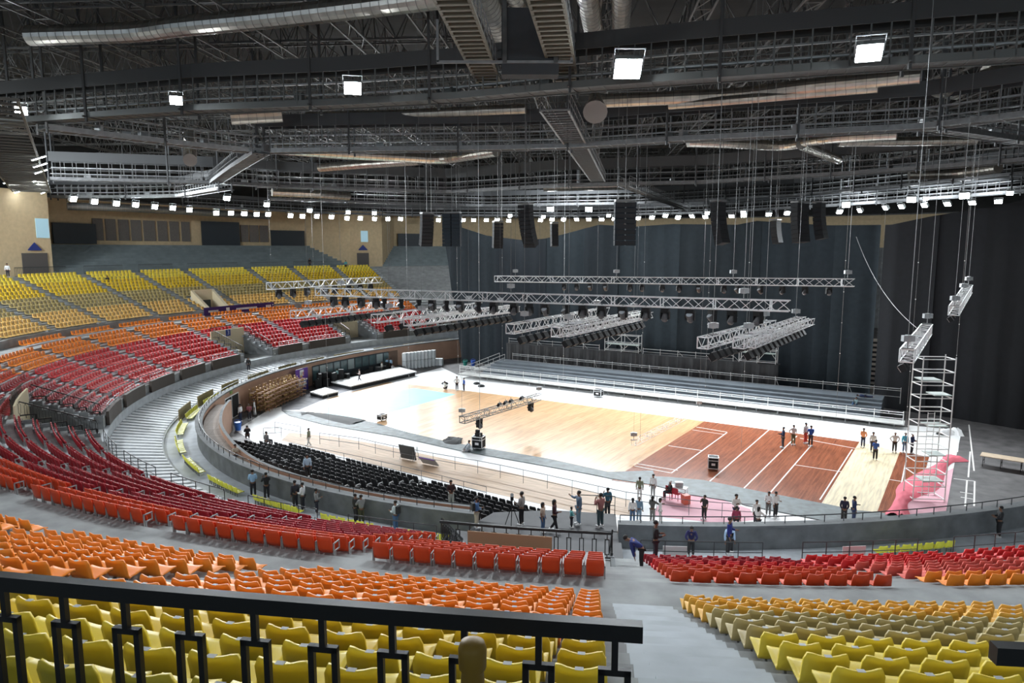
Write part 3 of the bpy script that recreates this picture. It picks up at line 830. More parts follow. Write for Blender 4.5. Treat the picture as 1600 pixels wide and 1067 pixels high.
def short(r):
    return '%s row %s, %s' % (ordn(r[5]), 'up' if r[3] == 'upper' else 'down', block_name(r[4]))
vis, D = visible(moulded)
idx = np.where(vis)[0]; idx = idx[np.argsort(D[idx])]
near_m = idx[:300]; rest_m = idx[300:]
proto_m = {}
for n_, i in enumerate(near_m):
    r = moulded[i]; loc, rz = pose(r); col = r[8]
    lab = '%s seat, %s, %s from right' % (col, short(r), ordn(r[7] - 1 - r[6]) if True else '')
    # rim length grows to the right in the photograph on the near side, so the last index is rightmost
    if col not in proto_m:
        o = thing('moulded_seat', lab, 'seat', loc, rz, 'one-piece plastic seats nearest the camera')
        link_mesh('seat_shell', shell_mesh(col), o); link_mesh('support_bracket', br_me, o); link_mesh('number_plate', plate_me, o)
        proto_m[col] = o
    else: dup(proto_m[col], loc, rz, lab)
# everything further off: one mesh for all the uncountable rest
def stuff_mesh(name, R, geo, cols, label, cat, group):
    V0 = np.asarray(geo[0]); F0 = geo[1]; nv0 = len(V0)
    t = MB(); allV = []; 
    M = len(R)
    P = np.array([[*ring(r[0], r[1])[0], r[2]] for r in R]); rz = np.array([facing(r[0]) for r in R])
    c, s = np.cos(rz), np.sin(rz)
    X = P[:, None, 0] + V0[None, :, 0] * c[:, None] - V0[None, :, 1] * s[:, None]
    Y = P[:, None, 1] + V0[None, :, 0] * s[:, None] + V0[None, :, 1] * c[:, None]
    Z = P[:, None, 2] + V0[None, :, 2]
    VV = np.stack([X, Y, Z], -1).reshape(-1, 3)
    ln = np.array([len(f) for f in F0]); fl = np.concatenate([np.array(f) for f in F0])
    me = bpy.data.meshes.new(name)
    me.vertices.add(len(VV)); me.vertices.foreach_set('co', VV.ravel())
    idx_ = (fl[None, :] + (np.arange(M) * nv0)[:, None]).ravel().astype(np.int32)
    me.loops.add(len(idx_)); me.loops.foreach_set('vertex_index', idx_)
    LN = np.tile(ln, M).astype(np.int32)
    me.polygons.add(len(LN)); me.polygons.foreach_set('loop_start', np.r_[0, np.cumsum(LN)[:-1]].astype(np.int32)); me.polygons.foreach_set('loop_total', LN)
    keys = list(SC_.keys())
    for k in keys: me.materials.append(SC_[k])
    me.polygons.foreach_set('material_index', np.repeat([keys.index(c_) for c_ in cols], len(ln)).astype(np.int32))
    me.update(calc_edges=True)
    o = bpy.data.objects.new(name, me); COL.objects.link(o)
    return tag(o, label, cat, group, 'stuff')
stuff_mesh('moulded_seats', [moulded[i] for i in rest_m], shell_lo, [moulded[i][8] for i in rest_m], 'yellow, amber, orange and red plastic seats filling the farther stands in rows', 'seats', None)
vis, D = visible(flips)
idx = np.where(vis)[0]; idx = idx[np.argsort(D[idx])]
near_f, rest_f = idx[:300], idx[300:]
proto_f = {}
for i in near_f:
    r = flips[i]; loc, rz = pose(r); col = r[8]
    lab = '%s folded seat, %s, %s from right' % (col, short(r), ordn(r[7] - 1 - r[6]))
    if col not in proto_f:
        o = thing('flip_up_seat', lab, 'seat', loc, rz, 'flip-up seats of the near lower tier')
        bme, pme = flip_meshes(col)
        link_mesh('backrest', bme, o); link_mesh('seat_pan', pme, o); link_mesh('armrest_frame', frame_me, o); link_mesh('armrest_frame', frame_me2, o)
        proto_f[col] = o
    else: dup(proto_f[col], loc, rz, lab)
if len(rest_f):
    g = MB(); g.add(np.concatenate(_m.v), _m.f); g.add(np.concatenate(_p.v), _p.f)
    stuff_mesh('flip_up_seats', [flips[i] for i in rest_f], (np.concatenate(g.v), g.f), [flips[i][8] for i in rest_f], 'crimson and orange red flip-up seats in rows of the left lower tier', 'seats', None)
    fm = MB(); V0 = np.concatenate(_f.v); 
    ends = [flips[i] for i in rest_f if flips[i][6] in (0, flips[i][7] - 1)]
    for r in ends:
        loc, rz = pose(r); c, s = math.cos(rz), math.sin(rz)
        fm.add(np.c_[V0[:, 0] * c - V0[:, 1] * s + loc.x, V0[:, 0] * s + V0[:, 1] * c + loc.y, V0[:, 2] + loc.z], _f.f)
    if ends:
        so = [o for o in bpy.data.objects if o.name == 'flip_up_seats'][0]
        fm.build('row_end_frames', frame_me.materials[0], parent=so)
# yellow seats of the front row behind the rim
front = []
for b in range(len(AIS) - 1):
    a, c = AIS[b], AIS[b + 1]
    if a > 160 and c < 171: continue
    for r in row_seats('front', 0, b, 1.75, Z_WALK, .55, .75):
        if 169 < r[0] < 181 or (r[0] > 181 and (b % 2)): continue
        front.append((*r, 'lemon'))
vis, D = visible(front); 
idx = [i for i in np.argsort(D) if vis[i]]
fp = None
for n_, i in enumerate(idx[:300]):
    r = front[i]; loc, rz = pose(r)
    lab = 'lemon front-row seat behind the rim, %s from right in the %s bench' % (ordn(r[7] - 1 - r[6]), ordn(len(AIS) - 2 - r[4]))
    if fp is None:
        fp = thing('front_row_seat', lab, 'seat', loc, rz, 'lemon front-row seats behind the arena rim')
        link_mesh('seat_shell', shell_mesh('lemon'), fp); link_mesh('support_bracket', br_me, fp)
    else: dup(fp, loc, rz, lab)
# brown back boards behind the front row on the left
bb = None
for b in range(len(AIS) - 1):
    a, c = AIS[b] + .9, AIS[b + 1] - .9
    if c > 132: continue
    t = MB(); t.sweep([(2.35, Z_WALK), (2.27, Z_WALK), (2.27, Z_WALK + 1.0), (2.35, Z_WALK + 1.0)], a, c, closed=True)
    tag(t.build('bench_back_board', mat('olive_board', (.22, .17, .07), .6)), 'olive brown board behind the yellow front-row bench, %s from the curtain end' % ordn(b), 'board', 'boards behind the front row')
# ================================================================== RAILS AND SMALL BUILT THINGS OF THE BOWL
def ring_rail(name, s0, s1, o, z, h, m, label, group=None, rails=(1.0, .5), step=1.2, r=.025, cat='railing'):
    k = max(2, int(round((s1 - s0) / step)) + 1); ss = np.linspace(s0, s1, k)
    root = thing(name, label, cat, RP((s0 + s1) / 2, o, z), 0, group); L = root.location
    for f in rails:
        fine = np.linspace(s0, s1, max(3, int((s1 - s0) / .7)))
        b = MB(); b.tube([tuple(Vector((*p, z + h * f)) - L) for p in ring(fine, o)], r if f == max(rails) else r * .7, 5)
        b.build('top_rail' if f == max(rails) else 'mid_rail', m, root)
    for s in ss:
        p = Vector((*ring(s, o)[0], z)) - L
        b = MB(); b.bar(p, p + Vector((0, 0, h)), r * .85, 4); b.build('post', m, root)
    return root
grey_rail = mat('dark_grey_rail', (.05, .052, .055), .45, .3)
galv_rail = mat('galvanised_rail', (.42, .44, .45), .4, .6)

# near concourse balustrade: thick flat hand rail, stubs, hanging rectangles
def balustrade(name, s0, s1, o, z, label, group=None, step=.40, h=1.2, m=black_p):
    root = thing(name, label, 'railing', RP((s0 + s1) / 2, o, z), 0, group); L = root.location
    b = MB()
    fine = np.linspace(s0, s1, max(3, int((s1 - s0) / .25)))
    b.sweep([(o - .035, z + h - .09), (o + .035, z + h - .09), (o + .035, z + h), (o - .035, z + h)], s0, s1, ds=.25, closed=True)
    b.v = [v - np.array(L) for v in b.v]; b.build('hand_rail', m, root)
    b = MB(); b.sweep([(o - .03, z + .03), (o + .03, z + .03), (o + .03, z + .08), (o - .03, z + .08)], s0, s1, ds=.25, closed=True)
    b.v = [v - np.array(L) for v in b.v]; b.build('bottom_rail', m, root)
    # metres of arc per unit of s here
    p = ring(np.array([s0, s1]), o); sc = np.linalg.norm(p[1] - p[0]) / (s1 - s0)
    n = max(1, int((s1 - s0) * sc / step)); ss = s1 - (.14 + step * np.arange(n)) / sc
    rects = MB(); 
    for i, s in enumerate(ss):
        c = ring(s, o)[0]; a = facing(s); t = MB()
        t.box((0, 0, h - .17), (.034, .034, .18)); t.box((0, 0, .12), (.034, .034, .12))
        t.box((0, 0, h - .275), (.17, .034, .034)); t.box((0, 0, .18), (.17, .034, .034))
        for e in (-1, 1): t.box((e * .068, 0, (h - .275 + .18) / 2), (.034, .034, h - .42))
        loc = Vector((c[0], c[1], z)) - L
        t.build('panel_loop', m, root, loc=loc, rz=a)
    return root
balustrade('balustrade', 165.0, 169.12, 29.65, Z_CON + .02, 'black balustrade with hanging rectangular loops close in front of the yellow seats', h=1.18)
balustrade('balustrade', 170.13, 172.6, 29.65, Z_CON + .02, 'short end of black balustrade at the bottom right corner over the yellow seats', h=1.18)
# mustard bollard beside it
p = at(738, 1003, 14.33)
m = MB(); m.lathe([(.045, 0), (.05, .9), (.052, 1.25), (.048, 1.30), (.060, 1.315), (.062, 1.40), (.052, 1.43), (.02, 1.44)], n=16)
tag(m.build('bollard', mat('mustard_paint', (.30, .17, .015), .5), loc=(p.x, p.y, Z_CON), smooth=True), 'mustard yellow post with a capped head just behind the balustrade', 'post')

# far concourse rails (closely barred), one piece per block
q = None; fc = [b for b in range(len(AIS) - 1) if 80 <= AIS[b] < 134]
for n_, b in enumerate(fc):
    s0, s1 = AIS[b] + .75, AIS[b + 1] - .75
    root = thing('barred_railing', 'grey barred railing behind the top yellow row, %s from the curtain' % ordn(n_), 'railing', RP((s0 + s1) / 2, 30.2, Z_CON), 0, 'barred railings along the far concourse'); L = root.location
    t = MB()
    for zz in (1.08, .1): t.tube([tuple(Vector((*p_, Z_CON + zz)) - L) for p_ in ring(np.linspace(s0, s1, 9), 30.2)], .03, 4)
    t.build('rail', grey_rail, root)
    t = MB()
    for s in np.linspace(s0, s1, 34):
        p_ = Vector((*ring(s, 30.2)[0], Z_CON)) - L; t.bar(p_ + Vector((0, 0, .02)), p_ + Vector((0, 0, 1.08)), .016, 4)
    t.build('bars', grey_rail, root)

# rim pipe rail
for nm, a, b_, lab in (('rim_rail', 100, 126, 'pipe rail on the coping of the far left arena wall'), ('rim_rail', 126, 162.6, 'black pipe rail on the coping of the near left arena wall'), ('rim_rail', 170.1, 205, 'grey pipe rail on the near right parapet above the court')):
    ring_rail(nm, a, b_, .12, 2.84, .36, grey_rail, lab, rails=(1.0,), step=1.0, r=.028)
ring_rail('deck_railing', 168.0, 169.95, -2.2, 2.3, 1.0, grey_rail, 'dark railing of the centre deck behind the people beside the tripod camera', None)

# rails at the front of the lower blocks
n_ = 0
for b in range(len(AIS) - 1):
    a, c = AIS[b], AIS[b + 1]
    if a < 133 or in_vom(a, c, VOM_L): continue
    if a > 197: continue
    ring_rail('block_railing', a + .7, c - .7, 6.3, 3.75, .85, grey_rail, 'dark two-bar railing in front of the lower tier seats, %s from the left' % ordn(n_), 'railings in front of the lower blocks', step=.85); n_ += 1
for n_, b in enumerate([b for b in range(len(AIS) - 1) if AIS[b] < 132 and not in_vom(AIS[b], AIS[b + 1], VOM_L)]):
    ring_rail('fascia_railing', AIS[b] + .7, AIS[b + 1] - .7, 6.28, 4.15, .5, galv_rail, 'low pale railing on the brown fascia of the far lower tier, %s from the curtain' % ordn(n_), 'low rails on the brown fascia', rails=(1.0, .5), step=1.3, r=.02)

# balustrades round the openings of the lower tier
def slope_rail(s, o0, z0, o1, z1, label, m=black_p, loops=True):
    root = thing('stair_balustrade', label, 'railing', RP(s, o0, z0)); L = root.location
    P0, P1 = RP(s, o0, z0) - L, RP(s, o1, z1) - L; up = Vector((0, 0, 1.0))
    b = MB(); b.bar(P0 + up, P1 + up, .045, 4); b.build('hand_rail', m, root)
    # stepped foot rail
    b = MB(); n = 5
    for i in range(n):
        A = P0.lerp(P1, i / n); B = P0.lerp(P1, (i + 1) / n); B2 = Vector((B.x, B.y, A.z))
        b.bar(A + up * .12, B2 + up * .12, .05, 4); b.bar(B2 + up * .12, B + up * .12, .05, 4)
    b.build('foot_rail', m, root)
    n = 13
    for i in range(n + 1):
        c = P0.lerp(P1, i / n); t = MB()
        t.bar(c + up * .86, c + up, .018, 4); t.bar(c + up * .05, c + up * .25, .018, 4)
        d = (P1 - P0); d.z = 0; d.normalize(); d *= .06
        t.tube([c + d * -1 + up * .25, c + d * -1 + up * .86, c + d + up * .86, c + d + up * .25, c + d * -1 + up * .25], .016, 4)
        t.build('panel_loop', m, root)
vn = ['opening nearest the far curtain', 'opening below the numbered board', 'opening at the left of the picture', 'opening in front of the red seats']
order = {(85.7, 90.2): 0, (102.4, 106.9): 1, (133.4, 138.2): 2, (164.2, 169.5): 3}
for (a, c) in VOM_L:
    w = vn[order[(a, c)]]
    for e, lr in ((a + .06, 'one side'), (c - .06, 'the other side')):
        slope_rail(e, *((10.6, LOW[4][1] + .1) if a < 160 else (9.1, 5.1)), 6.6, LOW[9][1] + (.1 if a < 160 else -.6), 'black stepped balustrade, %s of the stair %s' % (lr, w))
    balustrade('vomitory_balustrade', a + .1, c - .1, 11.05 if a < 160 else 9.42, LOW[4][1] + .3 if a < 160 else 5.17, 'black balustrade across the back of the %s' % w, h=1.0, step=.45 if a > 130 else .9)
    if a > 160:
        t = MB(); t.sweep([(10.85, 5.0), (10.8, 5.0), (10.8, 6.35), (10.85, 6.35)], a + .9, a + 4.0, closed=True)
# numbered signs on the beige boards
blue = sgn_blue; white_t = mat('sign_white', (.8, .8, .8), .5)
def text_obj(txt, size, m, parent, loc, rot, name='lettering', ext=.004):
    cu = bpy.data.curves.new(name, 'FONT'); cu.body = txt; cu.size = size; cu.align_x = 'CENTER'; cu.align_y = 'CENTER'; cu.extrude = ext
    o = bpy.data.objects.new(name, cu); COL.objects.link(o)
    bpy.context.view_layer.update()
    me = bpy.data.meshes.new_from_object(o.evaluated_get(bpy.context.evaluated_depsgraph_get()))
    bpy.data.objects.remove(o); me.materials.clear(); me.materials.append(m)
    o = bpy.data.objects.new(name, me); COL.objects.link(o); o.parent = parent; o.location = loc; o.rotation_euler = rot
    return o
for (a, c), num, lab in ((VOM_L[0], '3', 'small blue number sign on the beige board left of the black stair rails'), (VOM_L[3], '4', 'small blue number sign on the beige board below the far trusses')):
    s = (a + c) / 2; o = tag(MB().box((0, 0, 0), (.75, .04, .8)).build('number_sign', blue, loc=RP(s, 10.72, LOW[4][1] + .45), rz=facing(s)), lab, 'sign')
    text_obj(num, .7, white_t, o, (0, .03, 0), (PI / 2, 0, PI))
# purple banner along the front of the upper tier
s_a, s_b = 93.2, 101.9
ban_m = mat('purple_banner', (.035, .012, .13), .6)
t = MB(); t.sweep([(18.0, 7.5), (17.95, 7.5), (17.95, 8.55), (18.0, 8.55)], s_a, s_b, closed=True)
bn = tag(t.build('banner', ban_m), 'long dark purple banner with white marks across the front of the upper tier', 'banner')
rr = random.Random(3)
for (u0, u1, h, n) in ((.06, .20, .26, 9), (.45, .75, .26, 16), (.88, .96, .42, 3)):
    t = MB()
    for i in range(n):
        f0 = u0 + (u1 - u0) * i / n; f1 = f0 + (u1 - u0) / n * .72
        sa, sb = s_b + (s_a - s_b) * f0, s_b + (s_a - s_b) * f1; zc = 8.0
        t.sweep([(17.94, zc - h / 2), (17.93, zc - h / 2), (17.93, zc + h / 2), (17.94, zc + h / 2)], min(sa, sb), max(sa, sb), ds=.1, closed=True)
    t.build('white_marks', white_t, bn)
t = MB(); sa = s_b + (s_a - s_b) * .33; t.sweep([(17.94, 7.8), (17.93, 7.8), (17.93, 8.3), (17.94, 8.3)], sa - .2, sa + .2, ds=.1, closed=True); t.build('crest_mark', white_t, bn)

# wooden walkway between the two left walls
wk = np.array([(124.4, -1.15), (131, -1.3), (138, -1.3), (142, -1.1), (146, -.8), (150, -.7), (162.5, -.7)])
ss = np.linspace(124.4, 162.5, 60); oo = np.interp(ss, wk[:, 0], wk[:, 1])
oi = np.array([ring(s, o)[0] for s, o in zip(ss, oo)]); ou = ring(ss, -.14)
t = MB(); n = len(ss)
V = np.concatenate([np.c_[ou, np.full(n, 2.35)], np.c_[oi, np.full(n, 2.35)], np.c_[oi, np.full(n, 2.1)], np.c_[ou, np.full(n, 2.1)]])
F = []
for j in range(4):
    jj = (j + 1) % 4; F += [(j * n + i, j * n + i + 1, jj * n + i + 1, jj * n + i) for i in range(n - 1)]
t.add(V, F + [(0, n, 2 * n, 3 * n), (n - 1, 4 * n - 1, 3 * n - 1, 2 * n - 1)])
structure(t.build('walkway_boards', plank_mat('weathered_boards', (.44, .36, .30), (.36, .29, .24), .2, .16, 2.4, .8, .02, (.12, .1, .08))))
t = MB(); oi2 = np.array([ring(s, o - .22)[0] for s, o in zip(ss, oo)])
V = np.concatenate([np.c_[oi, np.full(n, 2.75)], np.c_[oi2, np.full(n, 2.75)], np.c_[oi2, np.zeros(n)], np.c_[oi, np.zeros(n)]])
F = []
for j in range(4):
    jj = (j + 1) % 4; F += [(j * n + i, j * n + i + 1, jj * n + i + 1, jj * n + i) for i in range(n - 1)]
m_ = [1] * (n - 1) + [0] * 3 * (n - 1)
t.add(V, F, 0); t.m = m_
structure(t.build('wall_walkway_inner', [terra, concrete_d]))

# centre deck that bridges the rim in front of the near stands
t = MB(); D = [RP(162.9, .1, 0), RP(170.0, .1, 0), RP(170.0, -2.3, 0), RP(166.5, -2.4, 0), RP(163.4, -1.4, 0)]
dk = [tuple(d[:2]) for d in D]
t.prism(dk[::-1] if False else dk, 2.1, 2.3); structure(t.build('deck_centre', mat('deck_dark', (.055, .055, .06), .7, var=.2, scale=1)))
t = MB(); t.prism([tuple(RP(163.2, -1.3, 0)[:2]), tuple(RP(170, -2.2, 0)[:2]), tuple(RP(170, .0, 0)[:2]), tuple(RP(163, .0, 0)[:2])], 0, 2.09); structure(t.build('wall_deck_base', concrete_d))

# doors and the long glazed opening in the terracotta wall (rim length by pixel, at floor level)
def rim_s(x, z=1.0):
    ss = np.linspace(70, 127, 4001); P = np.c_[ring(ss, -.02), np.full(len(ss), z)]
    X, Y, D_ = proj(P); return float(ss[np.abs(X - x).argmin()])
def wall_box(s0, s1, o0, o1, z0, z1):
    a, b = min(s0, s1), max(s0, s1); t = MB(); t.sweep([(o0, z0), (o1, z0), (o1, z1), (o0, z1)], a, b, ds=.5, closed=True); return t
sd0, sd1 = rim_s(352), rim_s(373)
dr = structure(wall_box(sd0, sd1, -.01, -.06, 0, 2.25).build('door_5', white_p))
mid = (sd0 + sd1) / 2
for a, b in ((sd0 - .12, mid + .08), (mid - .08, sd1 + .12)): wall_box(a, b, -.06, -.085, .05, 2.15).build('leaf', blackish, dr)
tag(wall_box(mid + .3, mid - .3, -.03, -.07, 2.4, 2.85).build('exit_sign', mat('sign_green', (.20, .32, .08), .5)), 'small green sign on the terracotta wall above the black double door', 'sign')
g0, g1 = rim_s(488), rim_s(621)
wn = structure(wall_box(g0, g1, -.01, -.03, 0, 2.3).build('window_3', dark_panel))
n = 12
for i in range(n):
    a = g0 + (g1 - g0) * (i + .08) / n; b = g0 + (g1 - g0) * (i + .92) / n
    wall_box(a, b, -.03, -.06, .9 if i > 3 else .3, 2.15).build('pane', glass_m if i % 4 != 1 else mat('pale_pane', (.35, .42, .42), .2), wn)
wall_box(rim_s(607), rim_s(621), -.03, -.08, 0, 2.3).build('side_reveal', mat('brown_reveal', (.16, .10, .07), .7), wn)
# ================================================================== ROOF STEELWORK, CATWALKS, DUCTS
def resample(P, step):
    P = np.array([tuple(p) for p in P], float); L = np.r_[0, np.cumsum(np.linalg.norm(np.diff(P, axis=0), axis=1))]
    n = max(2, int(L[-1] / step) + 1); q = np.linspace(0, L[-1], n)
    return np.c_[np.interp(q, L, P[:, 0]), np.interp(q, L, P[:, 1]), np.interp(q, L, P[:, 2])], L[-1]
def ribbon(b, P, N, o0, o1, z0, z1, mi=0):
    """box section following the polyline P (deck line) between side offsets and heights"""
    n = len(P); A = P + N * o0; B = P + N * o1
    V = []
    for Q, z in ((A, z0), (B, z0), (B, z1), (A, z1)): V.append(Q + np.array([0, 0, z]))
    V = np.concatenate(V); F = []
    for j in range(4):
        jj = (j + 1) % 4; F += [(j * n + i, j * n + i + 1, jj * n + i + 1, jj * n + i) for i in range(n - 1)]
    b.add(V, F + [(0, n, 2 * n, 3 * n), (4 * n - 1, 3 * n - 1, 2 * n - 1, n - 1)], mi)
def catwalk(name, label, pts, w=1.3, post=.8, beam=(1.75, 2.35), mlow=steel_md, mbeam=steel_dk, rails=(.55, 1.1), hang=6.0, ztop=31.5, gear=True, seed=1):
    P = np.array([tuple(p) for p in pts], float)
    root = thing(name, label, 'catwalk', tuple(P[0])); P = P - P[0]
    C, L = resample(P, post); Tn = np.gradient(C, axis=0); Tn[:, 2] = 0; Tn /= np.linalg.norm(Tn, axis=1)[:, None]; N = np.c_[-Tn[:, 1], Tn[:, 0], np.zeros(len(C))]
    h = w / 2
    b = MB(); ribbon(b, C, N, -h, h, 0, .05); b.build('deck', steel_dk, root)
    b = MB()
    for i in range(0, len(C)): b.bar(C[i] - N[i] * h, C[i] + N[i] * h, .035, 4)
    b.build('cross_joists', mlow, root)
    for s in (-1, 1):
        b = MB(); ribbon(b, C, N, s * h - .03, s * h + .03, -.06, .28); b.build('edge_channel', mlow, root)
        b = MB()
        for f in rails: ribbon(b, C, N, s * h - .015, s * h + .015, f, f + .045)
        top = beam[0] if beam else rails[-1]
        for i in range(len(C)):
            p = C[i] + N[i] * s * h; b.box(p + np.array([0, 0, top / 2]), (.06, .06, top), rz=math.atan2(Tn[i][1], Tn[i][0]))
        b.build('railing', mlow, root)
        if beam: b = MB(); ribbon(b, C, N, s * h - .05, s * h + .05, beam[0], beam[1]); b.build('upper_beam', mbeam, root)
    if hang:
        k = max(2, int(L / hang))
        for j in range(k + 1):
            i = min(len(C) - 1, int(j * (len(C) - 1) / k)); z0 = beam[0] if beam else rails[-1]
            for s in (-1, 1):
                p = C[i] + N[i] * s * (h + .06); b = MB(); b.box(p + np.array([0, 0, (ztop - pts[0][2] - .3) / 2]), (.13, .13, ztop - pts[0][2] + .3)); b.build('hanger', mbeam, root)
            b = MB(); b.bar(C[i] - N[i] * (h + .35), C[i] + N[i] * (h + .35), .06, 4); b.build('bearer', mbeam, root)
    if gear:
        r = random.Random(seed)
        for j in range(8):
            i = r.randrange(len(C)); p = C[i] + N[i] * r.uniform(-h, h) * .8
            b = MB(); b.box(p + np.array([0, 0, .45]), (r.uniform(.3, .9), r.uniform(.2, .35), r.uniform(.25, .6)), rz=r.uniform(0, 3)); b.build('junction_box', steel_lt if j % 3 == 0 else mlow, root)
        b = MB(); ribbon(b, C, N, -.1, .12, .62, .70); ribbon(b, C, N, .2, .34, 1.3, 1.38); b.build('conduits', steel_lt, root)
    return root
def pts(L, Z): return [at(x, y, Z) for x, y in L]
catwalk('catwalk', 'nearest dark catwalk crossing the whole picture, carrying the big floodlights', pts([(-120, 204), (314, 174), (540, 166), (720, 156), (900, 140), (1060, 128), (1451, 101), (1750, 82)], 24), post=.78, beam=(1.75, 2.5), mlow=mat('catwalk_grey_a', (.10, .105, .10), .6, .1), mbeam=mat('beam_dark', (.045, .045, .044), .6, .1), hang=7, seed=1)
gB = mat('catwalk_grey_b', (.26, .275, .28), .5, .2, var=.15); gC = mat('catwalk_grey_c', (.15, .155, .16), .5, .2, var=.2)
bB = mat('beam_grey', (.085, .09, .095), .55, .2)
catwalk('catwalk', 'pale grey catwalk sloping in from the left edge below the near one', pts([(66, 202), (165, 214), (337, 233), (408, 239)], 23.6), post=1.0, beam=None, mlow=steel_lt, hang=9, seed=2)
catwalk('catwalk', 'grey catwalk crossing the middle behind the nearest one', pts([(408, 239), (530, 237), (780, 234), (890, 231), (1070, 220), (1448, 201), (1750, 165)], 23.6), post=1.05, beam=(1.9, 2.8), mlow=gB, mbeam=bB, hang=8, seed=3)
catwalk('catwalk', 'short catwalk running down right from the corner at the right', pts([(1452, 203), (1520, 212), (1680, 236)], 23.6), post=1.0, beam=None, mlow=gC, mbeam=bB, hang=9, seed=4)
catwalk('catwalk', 'short slanting catwalk joining two long ones left of centre', pts([(408, 240), (372, 262), (337, 286)], 23.4), post=.9, beam=None, mlow=gC, hang=0, seed=5)
catwalk('catwalk', 'dark catwalk above the far left floodlights', pts([(80, 281), (337, 287), (430, 292)], 23.4), post=1.1, beam=(1.9, 2.9), mlow=gC, mbeam=bB, hang=9, seed=6)
catwalk('catwalk', 'dark far catwalk behind the ladder bridge, crossing the middle', pts([(400, 292), (700, 301), (880, 291), (1100, 286), (1400, 268), (1750, 240)], 23.4), post=1.3, beam=(1.9, 3.0), mlow=gC, mbeam=bB, hang=7, seed=7)
catwalk('catwalk', 'light grey barred catwalk right above the left row of floodlights', pts([(85, 309), (180, 309), (285, 307), (352, 296)], 22.6), post=.9, beam=(1.6, 2.3), mlow=gB, mbeam=bB, hang=9, seed=8)
catwalk('catwalk', 'far catwalk just above the row of floodlights in the middle', pts([(290, 322), (400, 328), (520, 334), (640, 337), (900, 338), (1100, 333), (1300, 322), (1500, 308), (1700, 292)], 22.3), post=1.5, beam=(1.5, 2.0), mlow=gC, mbeam=bB, hang=6, seed=9)
catwalk('catwalk', 'farthest thin catwalk between the middle ones', pts([(420, 312), (600, 318), (760, 322), (1000, 318), (1250, 306), (1450, 288), (1700, 262)], 23.2), post=1.6, beam=(1.7, 2.4), mlow=gC, mbeam=bB, hang=6, seed=10)

# ladder-like radial bridges seen from below
def ladder_bridge(label, a, b, w, rung=.5, m=None, rails=True, rr=.05):
    m = m or mat('ladder_brown', (.16, .145, .11), .6, .1)
    root = thing('ladder_bridge', label, 'catwalk', a); d = b - a; L = d.length; d.normalize(); n = Vector((-d.y, d.x, 0)).normalized()
    O = Vector((0, 0, 0))
    for s in (-1, 1):
        q = MB(); q.bar(n * s * w / 2, n * s * w / 2 + d * L, .09, 4); q.build('stringer', m, root)
        if rails:
            q = MB()
            for f in (.55, 1.1): q.bar(n * s * w / 2 + Vector((0, 0, f)), n * s * w / 2 + d * L + Vector((0, 0, f)), .03, 4)
            for i in range(int(L / 1.2) + 1):
                p = n * s * w / 2 + d * min(L, i * 1.2); q.bar(p, p + Vector((0, 0, 1.1)), .03, 4)
            q.build('side_rail', steel_md, root)
    q = MB()
    for i in range(int(L / rung) + 1):
        p = d * (i * rung); q.bar(p - n * w / 2, p + n * w / 2, rr, 4)
    q.build('treads', m, root)
    return root
def line_at(x0, y0, x1, y1, Z): return at(x0, y0, Z), at(x1, y1, Z)
ladder_bridge('brown ladder-like bridge seen from below, left of the pair at the top', *line_at(680, -60, 768, 138, 25.0), 1.25, .62, rr=.12)
ladder_bridge('brown ladder-like bridge seen from below, right of the pair at the top', *line_at(838, -60, 887, 138, 25.0), 1.25, .62, rr=.12)
ladder_bridge('grey bridge with pale side rails running away below the ladder pair', *line_at(866, 172, 936, 286, 23.8), 1.6, .8, m=mat('bridge_grey', (.20, .20, .195), .6), rr=.06)
ladder_bridge('thin grey bridge slanting down right of centre to the far lights', *line_at(975, 291, 1074, 328, 22.8), 1.2, 1.0, m=steel_md)
ladder_bridge('wide brown bridge fanning down at the left edge', at(-40, 150, 23.3), at(50, 300, 22.2), 3.4, 1.3, m=mat('fan_brown', (.13, .12, .10), .6), rails=False, rr=.09)
# dark gondola between the ladder pair
g = thing('service_gondola', 'dark boxed platform hanging between the two ladder bridges', 'platform', at(828, 120, 24.2))
b = MB(); b.box((0, 0, 1.5), (2.7, .9, 3.0)); b.build('box', mat('gondola_dark', (.03, .032, .035), .6), g)
b = MB(); b.box((-1.2, -.5, .55), (6.4, .12, .12)); b.box((-4.35, -.5, 1.5), (.12, .12, 1.9)); b.box((1.95, -.5, 1.5), (.12, .12, 1.9)); b.build('frame', steel_md, g)
for s in (-1, 1): b = MB(); b.box((s * 1.2, -.5, 4), (.2, .2, 7)); b.build('hanger', steel_dk, g)

# ducts
def duct(label, P, r, m=galv, rib=.55, name='air_duct', rs=None):
    root = thing(name, label, 'duct', P[0]); Q = [p - P[0] for p in P]
    R, L = resample(Q, .8); k = len(R)
    if len(P) > 2:      # round the corners
        for _ in range(3): R[1:-1] = (R[:-2] + 2 * R[1:-1] + R[2:]) / 4
    rf = None if rs is None else np.interp(np.linspace(0, 1, k), np.linspace(0, 1, len(rs)), rs)
    b = MB(); b.tube(R, r, 16, rf=rf); b.build('pipe', m, root, smooth=False)
    b = MB(); S, L = resample(R, rib); rf2 = np.ones(len(S)) if rf is None else np.interp(np.linspace(0, 1, len(S)), np.linspace(0, 1, k), rf)
    for i in range(1, len(S)):
        d = S[i] - S[i - 1]; d /= np.linalg.norm(d); b.tube([S[i] - d * .02, S[i] + d * .02], r * 1.03 * rf2[i], 16, cap=True)
    b.build('seam_ribs', mat('duct_seam', (.36, .34, .31), .45, .8), root)
    b = MB()
    S, L = resample(R, 5.0)
    for p in S[::1]: b.bar(p + np.array([0, 0, r]), p + np.array([0, 0, r + 2.5]), .03, 4)
    b.build('hanger', steel_dk, root)
    return root
